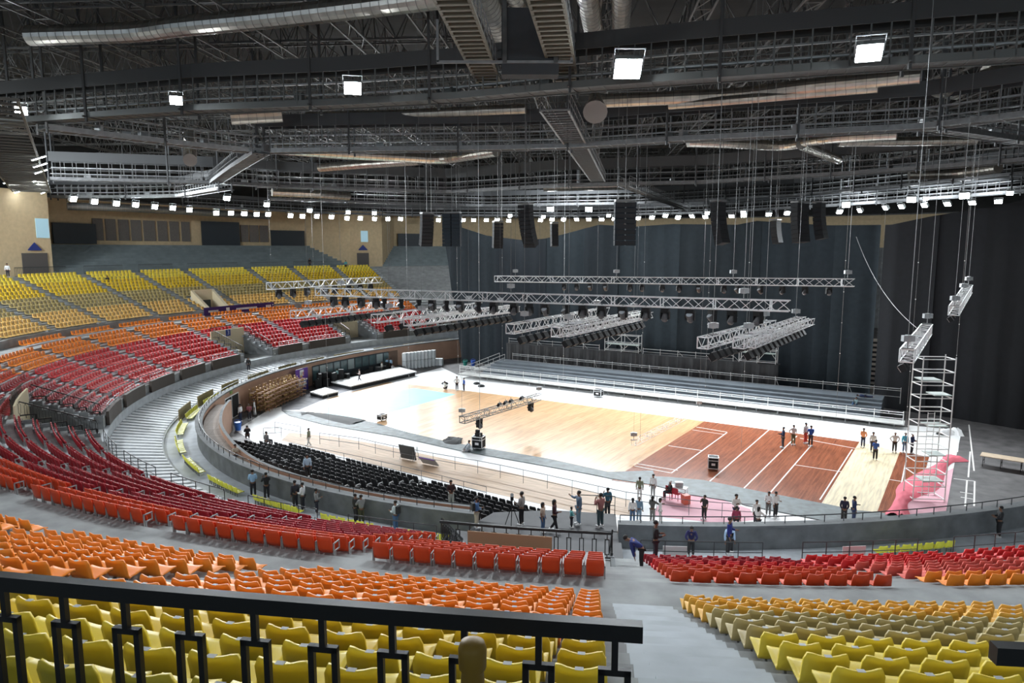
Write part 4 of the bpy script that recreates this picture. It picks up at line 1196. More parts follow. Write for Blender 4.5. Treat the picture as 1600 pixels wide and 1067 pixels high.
duct('large silver duct running along the upper left, nearest of all ducts', pts([(46, 56), (230, 50), (250, 44), (420, 28), (560, 12), (700, -6)], 28.2), .55, rib=.5)
duct('slim silver duct behind the near catwalk left of centre', pts([(480, 182), (545, 181), (640, 178), (822, 170)], 26.3), .36)
duct('silver duct below the near catwalk at right, upper of two', pts([(935, 158), (1160, 148), (1250, 136), (1437, 118)], 26.0), .45)
duct('silver duct below the near catwalk at right, lower of two', pts([(1045, 164), (1150, 156), (1371, 137)], 25.6), .30)
duct('silver branching duct behind the middle catwalk, upper pipe', pts([(430, 232), (530, 240), (640, 246), (690, 249), (775, 236)], 25.0), .5)
duct('silver duct behind the middle catwalk, lower pipe left of centre', pts([(500, 262), (560, 257), (655, 251)], 25.0), .45)
duct('silver duct dipping behind the middle catwalk at right, left end', pts([(1075, 222), (1150, 224), (1225, 229), (1290, 216), (1400, 210)], 25.0), .42)
duct('long pale duct under the middle catwalk at far right', pts([(1310, 222), (1420, 221), (1525, 219)], 25.0), .38)
duct('short silver branch duct slanting down right of centre', pts([(1252, 226), (1310, 250)], 24.8), .42)
duct('thin far duct right of the ladder bridge end', pts([(850, 293), (900, 292), (975, 290)], 24.6), .55)
duct('fat silver duct running overhead between the ladder bridges', pts([(728, -60), (790, 66)], 28.0), .62)
duct('curving silver duct left of the right ladder bridge', pts([(760, -60), (850, 55)], 28.6), .42)
duct('pale duct overhead just right of the right ladder bridge', pts([(905, -80), (930, 62)], 28.5), .55)
duct('pale duct overhead above the largest glaring floodlight', pts([(975, -80), (969, 58)], 28.5), .50)
duct('far duct above the left floodlights, running along the wall', pts([(105, 322), (200, 325), (300, 331), (420, 338)], 21.6), .5, m=mat('duct_dull', (.25, .25, .24), .45, .6))
duct('silver elbow duct hanging below the left catwalk', [at(297, 212, 25), at(297, 228, 24.6), at(297, 250, 23.0)], .5)
duct('round silver duct end left of centre below the near catwalk', [at(360, 182, 25.6), at(395, 180, 25.8), at(440, 178, 26)], .6)
duct('silver tapering duct outlet hanging right of the ladder pair', [at(930, 150, 25.5), at(930, 160, 25.0), at(930, 175, 24.2)], .55, rs=[.6, .9, 1.3])
duct('round capped duct end at far right, left one', [at(1468, 136, 26.0), at(1495, 140, 26.2)], .62)
duct('round capped duct end at far right, right one', [at(1540, 117, 26.4), at(1600, 112, 26.6)], .62)
duct('far pale duct right of centre below the far catwalk', pts([(1420, 273), (1500, 271), (1560, 262)], 23.6), .5)
duct('far duct left of the blocks of speakers', pts([(425, 300), (500, 303), (545, 306)], 24), .6)
duct('large duct above the left stair core', pts([(-30, 316), (20, 318), (50, 321)], 22.3), .9, m=mat('duct_dull', (.25, .25, .24), .45, .6))

# roof trusses: parallel lattice girders with random secondary bracing
def girder(label, p0, p1, dz=2.6, bay=2.2, r=.07, m=steel_dk, seed=0):
    root = thing('roof_truss', label, 'roof truss', p0, 0, 'lattice girders of the roof'); v = p1 - p0; L = v.length; v.normalize(); n = Vector((-v.y, v.x, 0))
    up = Vector((0, 0, dz)); rr = random.Random(seed); w = .5
    b = MB()
    for s in (-1, 1): b.bar(n * s * w, v * L + n * s * w, r, 4)
    b.bar(up, v * L + up, r, 4); b.build('chords', m, root)
    b = MB(); k = int(L / bay)
    for i in range(k):
        a0, a1 = v * (i * bay), v * ((i + 1) * bay); mid = v * ((i + .5) * bay) + up
        for s in (-1, 1):
            b.bar(a0 + n * s * w, mid, r * .55, 3, cap=False); b.bar(a1 + n * s * w, mid, r * .55, 3, cap=False)
        b.bar(a0 - n * w, a0 + n * w, r * .5, 3, cap=False); b.bar(a0 - n * w, a1 + n * w, r * .45, 3, cap=False)
    b.build('lattice', m, root)
    return root
g_m = mat('roof_steel', (.13, .13, .125), .55, .2, var=.3, scale=.8)
n_ = 0
for i in range(24):
    x0 = -60 + i * 5.2
    girder('grey lattice girder under the roof running away from the camera, %s from the left' % ordn(n_), Vector((x0, 12, 28.6 + .5 * (i % 2))), Vector((x0 + 12, 128, 28.6 + .5 * (i % 2))), bay=2.6, m=g_m, seed=i); n_ += 1
n_ = 0
for j in range(13):
    y0 = 22 + j * 8.2
    girder('grey lattice girder under the roof running from side to side, %s from the camera' % ordn(n_), Vector((-72, y0 + 6, 29.4)), Vector((100, y0 - 8, 29.4)), bay=2.4, m=g_m, seed=40 + j); n_ += 1
# pale crumpled insulation sheets seen through the girders at upper left
# ================================================================== HANGING LIGHTING TRUSSES
def box_truss(label, p0, p1, w=.52, bay=.62, r=.026, m=alu, name='lighting_truss'):
    root = thing(name, label, 'truss', p0); v = p1 - p0; L = v.length; v.normalize(); n = Vector((-v.y, v.x, 0)).normalized(); u = v.cross(n) * -1
    if u.z < 0: u = -u
    c = [n * (w / 2 * a) + u * (w / 2 * b_) for a, b_ in ((1, 1), (-1, 1), (-1, -1), (1, -1))]
    b = MB()
    for q in c: b.bar(q, q + v * L, r, 6)
    for k in range(int(L / 3) + 1):
        s = v * min(L, k * 3.0)
        for i in range(4): b.bar(s + c[i], s + c[(i + 1) % 4], r, 4)
    b.build('chords', m, root)
    b = MB(); k = max(2, int(L / bay))
    for i in range(k):
        a, e = v * (L * i / k), v * (L * (i + 1) / k)
        for j in range(4):
            p, q = c[j], c[(j + 1) % 4]
            if (i + j) % 2: p, q = q, p
            b.bar(a + p, e + q, r * .6, 3, cap=False)
    b.build('bracing', m, root)
    return root, v, n, L
def cable(label, p, ztop, r=.012, group='hoist chains rising to the roof', m=None, motor=True):
    """chain hoist: motor body, hook bracket and its chain up to the roof"""
    root = thing('chain_hoist', label, 'hoist', p, 0, group)
    b = MB(); b.bar((0, 0, .3), (0, 0, ztop - p.z), r, 4); b.build('chain', m or steel_md, root)
    if motor:
        b = MB(); b.box((0, 0, .15), (.5, .22, .26)); b.lathe([(.14, 0), (.14, .3)], (0, 0, .0), 8); b.build('motor', steel_lt, root)
        b = MB(); b.bar((0, 0, 0), (0, 0, -.3), .025, 4); b.bar((-.26, 0, -.3), (.26, 0, -.3), .03, 4); b.build('hook', steel_md, root)
    return root
# moving head and par lamp prototypes (hang from z=0 downwards, beam towards +y)
def mover_proto():
    o = thing('moving_head_light', '', 'stage light')
    b = MB(); b.box((0, 0, -.09), (.36, .26, .16)); b.bar((0, 0, 0), (0, 0, .08), .04, 4); b.build('base', blackish, o)
    b = MB()
    for s in (-1, 1): b.box((s * .19, 0, -.34), (.06, .18, .36))
    b.box((0, 0, -.19), (.42, .2, .06)); b.build('yoke', blackish, o)
    R = Matrix.Rotation(math.radians(-40), 3, 'X')
    b = MB(); b.lathe([(.10, -.22), (.15, -.15), (.155, .1), (.17, .22)], (0, 0, -.42), 12, M=R); b.build('head', mat('grey_lamp_head', (.09, .09, .095), .4), o)
    b = MB(); b.lathe([(.14, .0), (.14, .01)], tuple(Vector((0, 0, -.42)) + R @ Vector((0, 0, .221))), 12, M=R); b.build('lens', mat('clear_lens', (.6, .65, .7), .1, .2), o)
    return o
def par_proto():
    o = thing('blinder_light', '', 'stage light')
    b = MB(); b.bar((0, 0, .05), (0, 0, -.12), .02, 4); b.box((0, 0, -.12), (.42, .03, .03)); b.build('clamp', steel_md, o)
    R = Matrix.Rotation(math.radians(-55), 3, 'X')
    b = MB(); b.box((0, 0, -.3), (.40, .30, .22), M=R); b.build('body', blackish, o)
    b = MB(); b.box(tuple(Vector((0, 0, -.3)) + R @ Vector((0, 0, -.12))), (.34, .24, .02), M=R); b.build('front_glass', mat('front_glass', (.75, .78, .8), .15, .5), o)
    return o
mv = mover_proto(); pr = par_proto(); used = {'m': False, 'p': False}
def hang(kind, p, rz, label, group, sc=1.0):
    src = mv if kind == 'm' else pr
    if not used[kind]:
        used[kind] = True; kids(src); o = src; o.location = p; o.rotation_euler = (0, 0, rz); o['label'] = label; o['group'] = group; o.scale = (sc,) * 3; return o
    return dup(src, p, rz, label, group, scale=sc)
def hang_row(kind, p0, p1, w, n, what, group, side=0., jitter=True, u0=.03, u1=.97, sc=1.0, both=False):
    v = (p1 - p0); L = v.length; v.normalize(); nn = Vector((-v.y, v.x, 0)).normalized(); rr = random.Random(n)
    for i in range(n):
        f = u0 + (u1 - u0) * (i + (.25 * rr.uniform(-1, 1) if jitter else 0) + .5) / n
        p = p0 + v * L * f - Vector((0, 0, w / 2 + .06)) + nn * side
        hang(kind, p, math.atan2(v.y, v.x) + (rr.choice([0, PI, .6, -.5, 2.4]) if kind == 'm' else PI), '%s under the %s, %s from left' % ('lamp head' if kind == 'm' else 'blinder', what, ordn(i)), group, sc)
ZT = 31.0
# main truss and the one behind
def P3(x, y, D):   # point at camera depth D
    v = (y - 533.5) / FPX; return Vector(((x - 800) / FPX * D, D * (cp - v * sp), CZ + D * (-sp - v * cp)))
m0, m1 = P3(497, 455.5, 53.5), P3(1234, 478, 37.0)
box_truss('longest white box truss crossing in front of the drapes, nearest of the long two', m0, m1, .56, .64, .034)
hang_row('m', m0, m1, .56, 25, 'longest white truss', 'lamp heads under the longest truss', sc=1.25)
b0, b1 = P3(775, 435.5, 66.5), P3(1335, 441.5, 50.5)
box_truss('thinner long white truss behind and above the longest one', b0, b1, .54, .66, .03)
hang_row('m', b0, b1, .54, 15, 'thin far long truss', 'lamp heads under the far long truss', u0=.2)
# side trusses in the direction of the court lines
side = [((420, 447, 13), (594, 437, 13), 'faint upper left truss before the yellow seats', 'm', 8),
        ((458, 491.5, 11.4), (628, 473, 11.4), 'left truss before the red seats', 'p', 17),
        ((585, 498, 11.4), (749, 478, 11.4), 'second left truss over the red seats', 'p', 8),
        ((636, 502.5, 11.4), (798, 482, 11.4), 'third left truss reaching the drape', 'p', 14),
        ((797, 514, 11.4), (947, 486, 11.4), 'upper truss of the middle pair', 'p', 14),
        ((868, 519, 11.3), (1003, 491, 11.3), 'lower bright truss of the middle pair', 'p', 14),
        ((1098, 536, 11.4), (1205, 507, 11.4), 'upper truss of the right pair', 'p', 12),
        ((1154, 536, 11.2), (1252, 501, 11.2), 'lower bright truss of the right pair', 'p', 13)]
for i, (a, b_, lab, kd, n) in enumerate(side):
    A, B = at(*a), at(*b_)
    box_truss('white slanting %s' % lab, A, B, .56, .55, .032)
    hang_row(kd, A, B, .56, n, lab, 'lamps under the slanting trusses', side=-.3 if kd == 'p' else 0, jitter=kd == 'm', sc=1.35 if kd == 'p' else 1.2)
    if i in (3, 5, 7): # doubled trusses
        off = Vector((.55, -.35, .0)); box_truss('white slanting twin beside the %s' % lab, A + off, B + off, .4, .5, .026)
    for q, nm in ((A.lerp(B, .12), 'left'), (A.lerp(B, .88), 'right')):
        if i in (0,): continue
        cable('hoist at the %s end of the %s' % (nm, lab), q + Vector((0, 0, .62)), ZT)
A, B = at(1417, 556, 11.4), at(1448, 514, 11.4)
box_truss('short steep white truss above the tall scaffold tower', A, B, .56, .5, .034); hang_row('p', A, B, .56, 12, 'short steep truss', 'lamps under the steep trusses', side=.2, jitter=False, sc=1.1)
for q, nm in ((A, 'near'), (B, 'far')): cable('grey hoist and chain at the %s end of the short steep truss' % nm, q + Vector((0, 0, .62)), ZT, .014)
A, B = Vector((27.0, 42.5, 12.3)), Vector((34.6, 53, 13.05))
box_truss('short white truss hanging at far right before the black drape', A, B, .56, .5, .034); hang_row('p', A, B, .56, 10, 'far right short truss', 'lamps under the steep trusses', side=.2, jitter=False, sc=1.1)
for q, nm in ((A, 'near'), (A.lerp(B, .6), 'middle'), (B, 'far')): cable('grey hoist and chain at the %s end of the far right short truss' % nm, q + Vector((0, 0, .62)), ZT, .012)
# low trusses over the court
blk = mat('dull_truss', (.22, .22, .21), .5, .4)
A, B = Vector((-3.6, 52, 3.15)), Vector((2.3, 60.2, 3.15))
A = at(722, 656, 3.15); B = at(842, 620, 3.15)
box_truss('low dark truss slanting over the maple floor with lamps clipped on', A, B, .5, .55, .04, m=blk)
for i, f in enumerate((.2, .88)): hang('m', A.lerp(B, f) - Vector((0, 0, .3)), 1.0, 'black lamp head hanging under the low dark truss, %s' % ('left one' if i == 0 else 'right one'), 'lamp heads on the low truss', 1.3)
for i, f in enumerate((.45, .53, .6, .75)): hang('p', A.lerp(B, f) + Vector((0, 0, .62)), 1.0, 'small black lamp on top of the low dark truss, %s' % ORD[i], 'small lamps on the low truss')
for q, nm in ((A, 'left'), (B, 'right')): cable('hoist and thin chain at the %s end of the low dark truss' % nm, q + Vector((0, 0, .6)), ZT, .010)
A = at(990, 692, 1.0); B = at(1092, 640, 1.0)
box_truss('low white truss just above the floor left of the red court', A, B, .4, .6, .02, m=white_p)
cable('hoist with grey motor at the near end of the low white truss', A + Vector((0, 0, .55)), ZT, .008)
cable('thin hoist at the far end of the low white truss', B + Vector((0, 0, .55)), ZT, .010)
for i, f in enumerate((.07, .5, .93)): cable('grey hoist on the longest white truss, %s from left' % ORD[i], m0.lerp(m1, f) + Vector((0, 0, .6)), ZT, .012)
for i, f in enumerate((.07, .4, .72, .985)): cable('grey hoist on the thin far long truss, %s from left' % ORD[i], b0.lerp(b1, f) + Vector((0, 0, .6)), ZT, .014)
# bare chains and cables
for i, (x, y, Z) in enumerate([(495, 560, 0), (640, 640, 0), (716, 600, 0), (750, 690, 0), (785, 585, 0), (1158, 700, 0), (1306, 655, 0), (1368, 560, 2), (1000, 690, 0), (880, 600, 0), (1100, 660, .0), (1413, 700, 0), (1486, 660, 0), (515, 690, 0), (430, 560, 3)]):
    p = at(x, y, Z + 1.6)
    r_ = thing('hanging_cable', 'thin dark cable hanging from the roof over the arena, %s in the row from left' % ordn(i), 'cable', p, 0, 'loose hanging cables')
    b = MB(); b.bar((0, 0, 0), (0, 0, ZT - p.z), .010 if i % 3 else .016, 3); b.build('wire', steel_lt if i % 2 else steel_md, r_)
    b = MB()
    for k in range(6): b.box((0, 0, .5 + k * 2.6), (.045, .045, .07))
    b.build('clips', white_p, r_)
# slack cable from the far truss end to the steep truss
A, B = at(1338, 370, 17.0), at(1432, 512, 12.2); pp = []
for i in range(25):
    f = i / 24; p = A.lerp(B, f); p.z -= 3.2 * f * (1 - f) ; pp.append(tuple(p))
tag(MB().tube(pp, .018, 5).build('slack_cable', steel_md), 'slack cable sagging from the drape top to the short steep truss', 'cable')

# ------------------------------------------------------------------ line array speakers
def line_array(label, x, ytop, D, n, w, curve, rz, cab=.3, m=mat('speaker_cab', (.035, .037, .04), .75, spec=.2), twin=False, group='hanging speaker columns'):
    p = P3(x, ytop, D); root = thing('line_array_speaker', label, 'speaker', p, rz, group)
    b = MB(); b.box((0, 0, .1), (w, .7, .12)); b.build('fly_frame', steel_md, root)
    z = 0; y = 0; ang = 0
    grl = mat('speaker_grille', (.03, .032, .035), .8, 0, bump=.2, bscale=200)
    for i in range(n):
        ang += curve; R = Matrix.Rotation(ang, 3, 'X')
        c = Vector((0, y, z)) + R @ Vector((0, 0, -cab / 2))
        b = MB()
        if twin:
            for s in (-1, 1): b.box(tuple(c + Vector((s * w * .27, 0, 0))), (w * .48, .6, cab * .93), M=R)
        else: b.box(tuple(c), (w, .6, cab * .93), M=R)
        cb = b.build('cabinet', m, root)
        b = MB()
        b.box(tuple(c + R @ Vector((0, .31, 0))), (w * .9, .02, cab * .75), M=R)
        b.build('grille', grl, root)
        nx = R @ Vector((0, 0, -cab)); y += nx.y; z += nx.z
    b = MB(); b.bar((0, 0, .1), (0, 0, ZT - p.z), .02, 4); b.bar((w * .4, 0, .1), (w * .4, 0, ZT - p.z), .015, 4); b.build('rigging', steel_md, root)
    return root
line_array('dark tall speaker column beside the slanting drape, leftmost', 667, 335, 60, 9, 1.05, .03, .5)
line_array('pale wiry speaker column before the top corner of the drape', 706, 334, 58, 9, 1.5, .0, -.2, m=mat('blue_grey_cab', (.035, .045, .055), .8, spec=.2), twin=True)
line_array('small speaker column above the left end of the far truss', 778, 348, 62, 8, .85, .02, .3, cab=.28)
line_array('curved speaker column left of the middle floods', 821, 320, 52, 11, 1.0, .045, -.6, cab=.29)
line_array('short slim speaker column below two floodlights', 866, 350, 62, 6, .6, -.02, .2, cab=.33)
line_array('broad double speaker column in the middle before the drape', 977, 316, 44, 8, 1.3, .0, PI, cab=.34, twin=True, m=mat('blue_grey_cab', (.035, .045, .055), .8, spec=.2))
line_array('tall curved speaker column right of the broad double one', 1122, 316, 46, 9, .9, -.035, .7, cab=.31)
line_array('small dim speaker column left of the dark pair', 1212, 345, 62, 7, .8, -.04, .7, cab=.29)
line_array('broad dark speaker column of the right pair, left one', 1250, 318, 50, 9, 1.2, -.02, .5, cab=.31)
line_array('dark curved speaker column of the right pair, right one', 1280, 318, 50, 8, .9, -.03, .8, cab=.32)
# ================================================================== STAGE SIDE STAND
SO = at(715, 590, 0); SE = at(1422, 673, 0)
SO, SE = Vector((SO.x, SO.y, 0)), Vector((SE.x, SE.y, 0))
su = (SE - SO).normalized(); sn = Vector((-su.y, su.x, 0)); sn = sn if sn.y > 0 else -sn
SL = (SE - SO).length; sang = math.atan2(su.y, su.x)
def sb(b, u0, u1, n0, n1, z0, z1, mi=0):
    c = SO + su * (u0 + u1) / 2 + sn * (n0 + n1) / 2
    b.box((c.x, c.y, (z0 + z1) / 2), (abs(u1 - u0), abs(n1 - n0), z1 - z0), rz=sang, mi=mi); return b
def sp_(u, n, z): p = SO + su * u + sn * n; return Vector((p.x, p.y, z))
step_cloth = mat('slate_step_cover', (.16, .185, .21), .75, var=.12, scale=.7)
st = thing('stepped_stand', 'long low slate grey stepped stand in front of the drapes', 'stand')
for k in range(5):
    sb(MB(), 2.2, SL - 2.6, 1.7 + .85 * k, 2.58 + .85 * k + (1.6 if k == 4 else 0), .0, .55 + .25 * k).build('step', step_cloth, st)
b = sb(MB(), 0, SL - .5, 0, 1.7, .42, .5); b.build('front_deck', mat('deck_sheet', (.55, .55, .53), .6, var=.2, scale=.5), st)
b = MB()
for u in np.arange(.4, SL, 2.0):
    for nn in (.1, 1.5): p = sp_(u, nn, 0); b.bar(p, p + Vector((0, 0, .42)), .03, 4)
    b.bar(sp_(u, .1, .1), sp_(min(SL, u + 2), .1, .1), .02, 4)
b.build('deck_legs', galv_rail, st)
def stand_rail(label, u0, u1, n, z, h, step, m=white_p, r=.035, diag=False, truss_top=True):
    root = thing('stand_railing', label, 'railing', sp_(u0, n, z)); L0 = root.location
    P0, P1 = sp_(u0, n, z) - L0, sp_(u1, n, z) - L0; k = max(1, int(abs(u1 - u0) / step)); up = Vector((0, 0, 1))
    b = MB(); b.bar(P0 + up * h, P1 + up * h, r, 5); b.build('top_rail', m, root)
    if truss_top:
        b = MB(); b.bar(P0 + up * (h - .2), P1 + up * (h - .2), r * .8, 5)
        for i in range(k * 2 + 1): p = P0.lerp(P1, i / (k * 2)); b.bar(p + up * (h - .2), p + up * h, r * .7, 4)
        b.build('under_rail', m, root)
    b = MB(); b.bar(P0 + up * h * .45, P1 + up * h * .45, r * .7, 5); b.build('mid_rail', m, root)
    for i in range(k + 1):
        p = P0.lerp(P1, i / k); b = MB(); b.bar(p, p + up * (h + .12), r, 4)
        if diag and i % 3 == 2: b.bar(p + up * h, p + up * .1 + Vector((.5, -.4, 0)), r * .6, 4)
        b.build('post', m, root)
    return root
alu_r = mat('aluminium_rail', (.62, .63, .63), .4, .5)
stand_rail('white railing along the front edge of the slate stand', .3, SL - .6, .05, .5, 1.05, 2.25)
stand_rail('grey railing along the top of the slate stand', 3.6, SL - 1.2, 7.4, .9, 1.5, 2.35, m=alu_r, diag=True)
# end stairs at the left with sloping rails
es = thing('stand_stairs', 'grey stairs with sloping rails at the left end of the slate stand', 'stairs', sp_(.2, 2, 0)); L0 = es.location
for k in range(7):
    c = sp_(-.2 + .42 * k, 3.2 + .5 * k, .12 + .2 * k) - L0; MB().box(tuple(c), (1.3, .5, .24), rz=sang + .5).build('tread', alu_r, es)
for s in (-.6, .6):
    b = MB(); A = sp_(-.4 + s, 2.9 - s * .5, 0) - L0; B = sp_(2.6 + s, 6.4 - s * .5, 1.5) - L0
    for h in (.5, .95): b.bar(A + Vector((0, 0, h)), B + Vector((0, 0, h)), .035, 4)
    for f in (0, .33, .66, 1): p = A.lerp(B, f); b.bar(p, p + Vector((0, 0, .97)), .03, 4)
    b.build('side_rail', alu_r, es)
# draped back wall with scaffold rail on top
bw0, bw1 = 6.2, SL - 12.5
def u_for(x, n, z):
    uu = np.linspace(-5, SL + 10, 1500); P = np.array([tuple(sp_(u, n, z)) for u in uu]); X, _, _ = proj(P); return float(uu[np.abs(X - x).argmin()])
u0, u1 = u_for(791, 8.4, 2.), u_for(1215, 8.4, 2.)
bd = thing('backdrop_wall', 'long black cloth covered wall behind the slate stand', 'backdrop', sp_(u0, 8.4, 0)); L0 = bd.location
n = 160; V = []; uu = np.linspace(u0, u1, n)
for z, a in ((0, .12), (1.2, .09), (2.4, .06), (3.6, .03)):
    for i, u in enumerate(uu): V.append(tuple(sp_(u, 8.4 + a * math.sin(u * 4.3) + .4 * a * math.sin(u * 11), z + (.0 if z else 0)) - L0))
t = MB(); t.add(V, [(k * n + i, k * n + i + 1, (k + 1) * n + i + 1, (k + 1) * n + i) for k in range(3) for i in range(n - 1)])
sbm = mat('charcoal_cover', (.045, .045, .047), .9, var=.15, scale=1)
t.build('cloth', sbm, bd)
b = MB(); c = (sp_(u0, 8.5, 0) + sp_(u1, 9.6, 0)) / 2 - L0; b.box((c.x, c.y, 3.52), (u1 - u0, 1.1, .12), rz=sang); b.build('top_deck', sbm, bd)
b = MB(); c = sp_(u0 + .05, 9.05, 1.75) - L0; b.box(tuple(c), (.08, 1.1, 3.5), rz=sang); b.build('end_cloth', sbm, bd)
def back_rail(label, ua, ub):
    r_ = stand_rail(label, ua, ub, 8.6, 3.6, .62, 1.9, m=alu_r, r=.03, diag=True, truss_top=False); return r_
back_rail('low rail on the black backdrop wall, left stretch', u0 + .3, u_for(940, 9.3, 3.6)); back_rail('low rail on the black backdrop wall, right stretch', u_for(1008, 9.3, 3.6), u_for(1148, 9.3, 3.6))
# scaffold frames standing on it
def scaffold(label, base, w, d, h, rz, levels, m=white_p, r=.03, decks=(), ladder=False, brace=True, name='scaffold_tower', cat='scaffold', cols=2):
    root = thing(name, label, cat, base, rz)
    for i in range(cols):
        for s in (-1, 1):
            b = MB(); x = -w / 2 + w * i / (cols - 1); b.bar((x, s * d / 2, 0), (x, s * d / 2, h), r, 6); b.build('upright', m, root)
    b = MB()
    for k in range(levels + 1):
        z = .15 + (h - .3) * k / levels
        for s in (-1, 1): b.bar((-w / 2, s * d / 2, z), (w / 2, s * d / 2, z), r * .85, 5)
        for i in range(cols): x = -w / 2 + w * i / (cols - 1); b.bar((x, -d / 2, z), (x, d / 2, z), r * .85, 5)
    b.build('ledgers', m, root)
    if brace:
        b = MB()
        for k in range(0, levels, 2):
            z0 = .15 + (h - .3) * k / levels; z1 = .15 + (h - .3) * min(levels, k + 2) / levels
            for i in range(cols - 1):
                xa, xb = -w / 2 + w * i / (cols - 1), -w / 2 + w * (i + 1) / (cols - 1)
                b.bar((xa, -d / 2, z0), (xb, -d / 2, z1), r * .7, 4); b.bar((xb, d / 2, z0), (xa, d / 2, z1), r * .7, 4)
        b.build('braces', m, root)
    for z, x0, x1 in decks:
        MB().box(((x0 + x1) / 2, 0, z), (x1 - x0, d * .9, .06)).build('platform', mat('pale_scaffold_board', (.48, .55, .52), .6), root)
    if ladder:
        b = MB()
        for s in (-.2, .2): b.bar((-w * .1 + s, -d / 2 + .1, .3), (-w * .1 + s, -d / 2 + .1, h * .62), .022, 4)
        for k in range(int(h * .62 / .28)): b.bar((-w * .1 - .2, -d / 2 + .1, .4 + k * .28), (-w * .1 + .2, -d / 2 + .1, .4 + k * .28), .018, 4)
        b.build('ladder', m, root)
    return root
scaffold('open scaffold frame standing on the black backdrop wall, left one', sp_(u_for(973, 9, 4), 9.1, 3.6), 4.4, 1.0, 2.2, sang, 2, m=alu_r, r=.045, decks=((.9, -2.1, 2.1),), cols=3)
scaffold('open scaffold frame standing on the black backdrop wall, right one', sp_(u_for(1184, 9, 4), 9.1, 3.6), 3.9, 1.0, 2.9, sang, 2, m=alu_r, r=.045, decks=((1.1, -1.8, 1.8),), cols=3)
tb = at(1443, 778, 0)
scaffold('tall white mobile scaffold tower at the right end of the court', Vector((tb.x, tb.y, 0)), 1.95, 1.25, 9.35, -.08, 11, r=.042, decks=((9.35 - 1.5, -.9, .3), (6.9, -.1, .95), (4.9, -.3, .9), (3.0, -.1, .9), (1.3, -.4, .9)), ladder=True, brace=False)

# ------------------------------------------------------------------ equipment on the floor
case_w = mat('white_case', (.62, .66, .68), .5, var=.05)
def flight_case(label, p, w, d, h, rz, group=None, m=blackish, name='flight_case', wheels=True):
    root = thing(name, label, 'case', p, rz, group); z0 = .12 if wheels else .0
    MB().box((0, 0, z0 + h / 2), (w * .97, d * .97, h * .97)).build('shell', m, root)
    b = MB(); t_ = .045
    for sx in (-1, 1):
        for sy in (-1, 1): b.box((sx * (w / 2 - t_ / 2), sy * (d / 2 - t_ / 2), z0 + h / 2), (t_, t_, h))
        for zz in (z0 + t_ / 2, z0 + h - t_ / 2, z0 + h * .72): b.box((sx * (w / 2 - t_ / 2), 0, zz), (t_, d, t_))
    for sy in (-1, 1):
        for zz in (z0 + t_ / 2, z0 + h - t_ / 2, z0 + h * .72): b.box((0, sy * (d / 2 - t_ / 2), zz), (w, t_, t_))
    b.build('edge_trim', alu, root)
    MB().box((0, -d / 2 - .004, z0 + h * .4), (w * .35, .02, h * .2)).build('latch_dish', alu, root)
    if wheels:
        for sx in (-1, 1):
            for sy in (-1, 1): MB().lathe([(.05, -.02), (.05, .02)], (sx * w * .38, sy * d * .38, .055), 8, M=Matrix.Rotation(PI / 2, 3, 'Y')).build('castor', blackish, root)
    return root
def fl(x, y, z=0): p = at(x, y, z); return Vector((p.x, p.y, z))
flight_case('black flight case with bright metal edges standing on the red court', fl(1114, 733, .028), .75, .75, .85, B_DIR + .3)
fc_ = flight_case('black rack case with console on top beside the sitting man', fl(748, 701, .05), .9, .8, .95, B_DIR + .2)
b = MB(); b.box((0, 0, 1.2), (.5, .35, .24)); b.box((-.1, 0, 1.45), (.3, .2, .22)); tag(b.build('mixing_console', blackish, loc=fl(748, 701, .05), rz=B_DIR), 'small dark device standing on the rack case on the tarpaulin', 'device')
flight_case('small flight case before the white railing of the slate stand', fl(935, 620, .008), .9, .7, .75, B_DIR)
flight_case('small flight case on the maple floor near the tarpaulin at left', fl(597, 657, .016), .8, .6, .5, A_DIR)
for i, (x, y) in enumerate([(695, 600), (745, 600), (752, 604)]):
    tag(MB().lathe([(.35, 0), (.45, .08), (.3, .2), (.1, .25)], n=9).build('cable_coil', blackish, loc=fl(x, y, .01)), 'small dark cable coil on the white floor before the stand, %s from left' % ORD[i], 'cable')
# white stacked cases by the terracotta wall
g0 = None; xs_ = np.linspace(633, 677, 9)
for i, x in enumerate(xs_):
    for k in range(2):
        p = fl(x, 577 - (x - 633) * .12, 0) + Vector((0, 0, k * 1.12)); lab = 'white upright storage box by the arena wall, %s from left, %s' % (ORD[i], 'on top' if k else 'underneath')
        if g0 is None:
            g0 = thing('storage_box', lab, 'box', p, A_DIR - 1.2, 'white boxes stacked by the arena wall')
            MB().box((0, 0, .56), (.54, .7, 1.1)).build('shell', case_w, g0); b = MB(); b.box((0, 0, 1.08), (.57, .73, .05)); b.box((0, 0, .04), (.57, .73, .05)); b.build('rim', steel_lt, g0)
        else: dup(g0, p, A_DIR - 1.2, lab)
for i, x in enumerate((683, 689)):
    dup(g0, fl(x, 571, 0), A_DIR - 1.2, 'single white storage box at the right end of the white stack, %s one' % ('left' if i == 0 else 'last'), scale=.9)
# low white stages
def low_stage(label, px, z, th=.12):
    root = thing('stage_platform', label, 'stage', fl(*px[0])); L0 = root.location
    P = [fl(x, y, z) - L0 for x, y in px]
    b = MB(); b.prism([(p.x, p.y) for p in P][::-1], z - th, z); b.build('top', white_p, root)
    c = sum(P, Vector()) / len(P); b = MB(); b.prism([(c.x + (p.x - c.x) * .96, c.y + (p.y - c.y) * .96) for p in P][::-1], 0, z - th); b.build('skirt', black_cloth, root)
low_stage('long white topped low stage by the dark glazed opening', [(517, 596), (548, 603), (651, 580), (622, 573)], .55)
low_stage('small white topped low stage beside the purple poster board', [(484, 612), (504, 617), (529, 611), (508, 605)], .45)
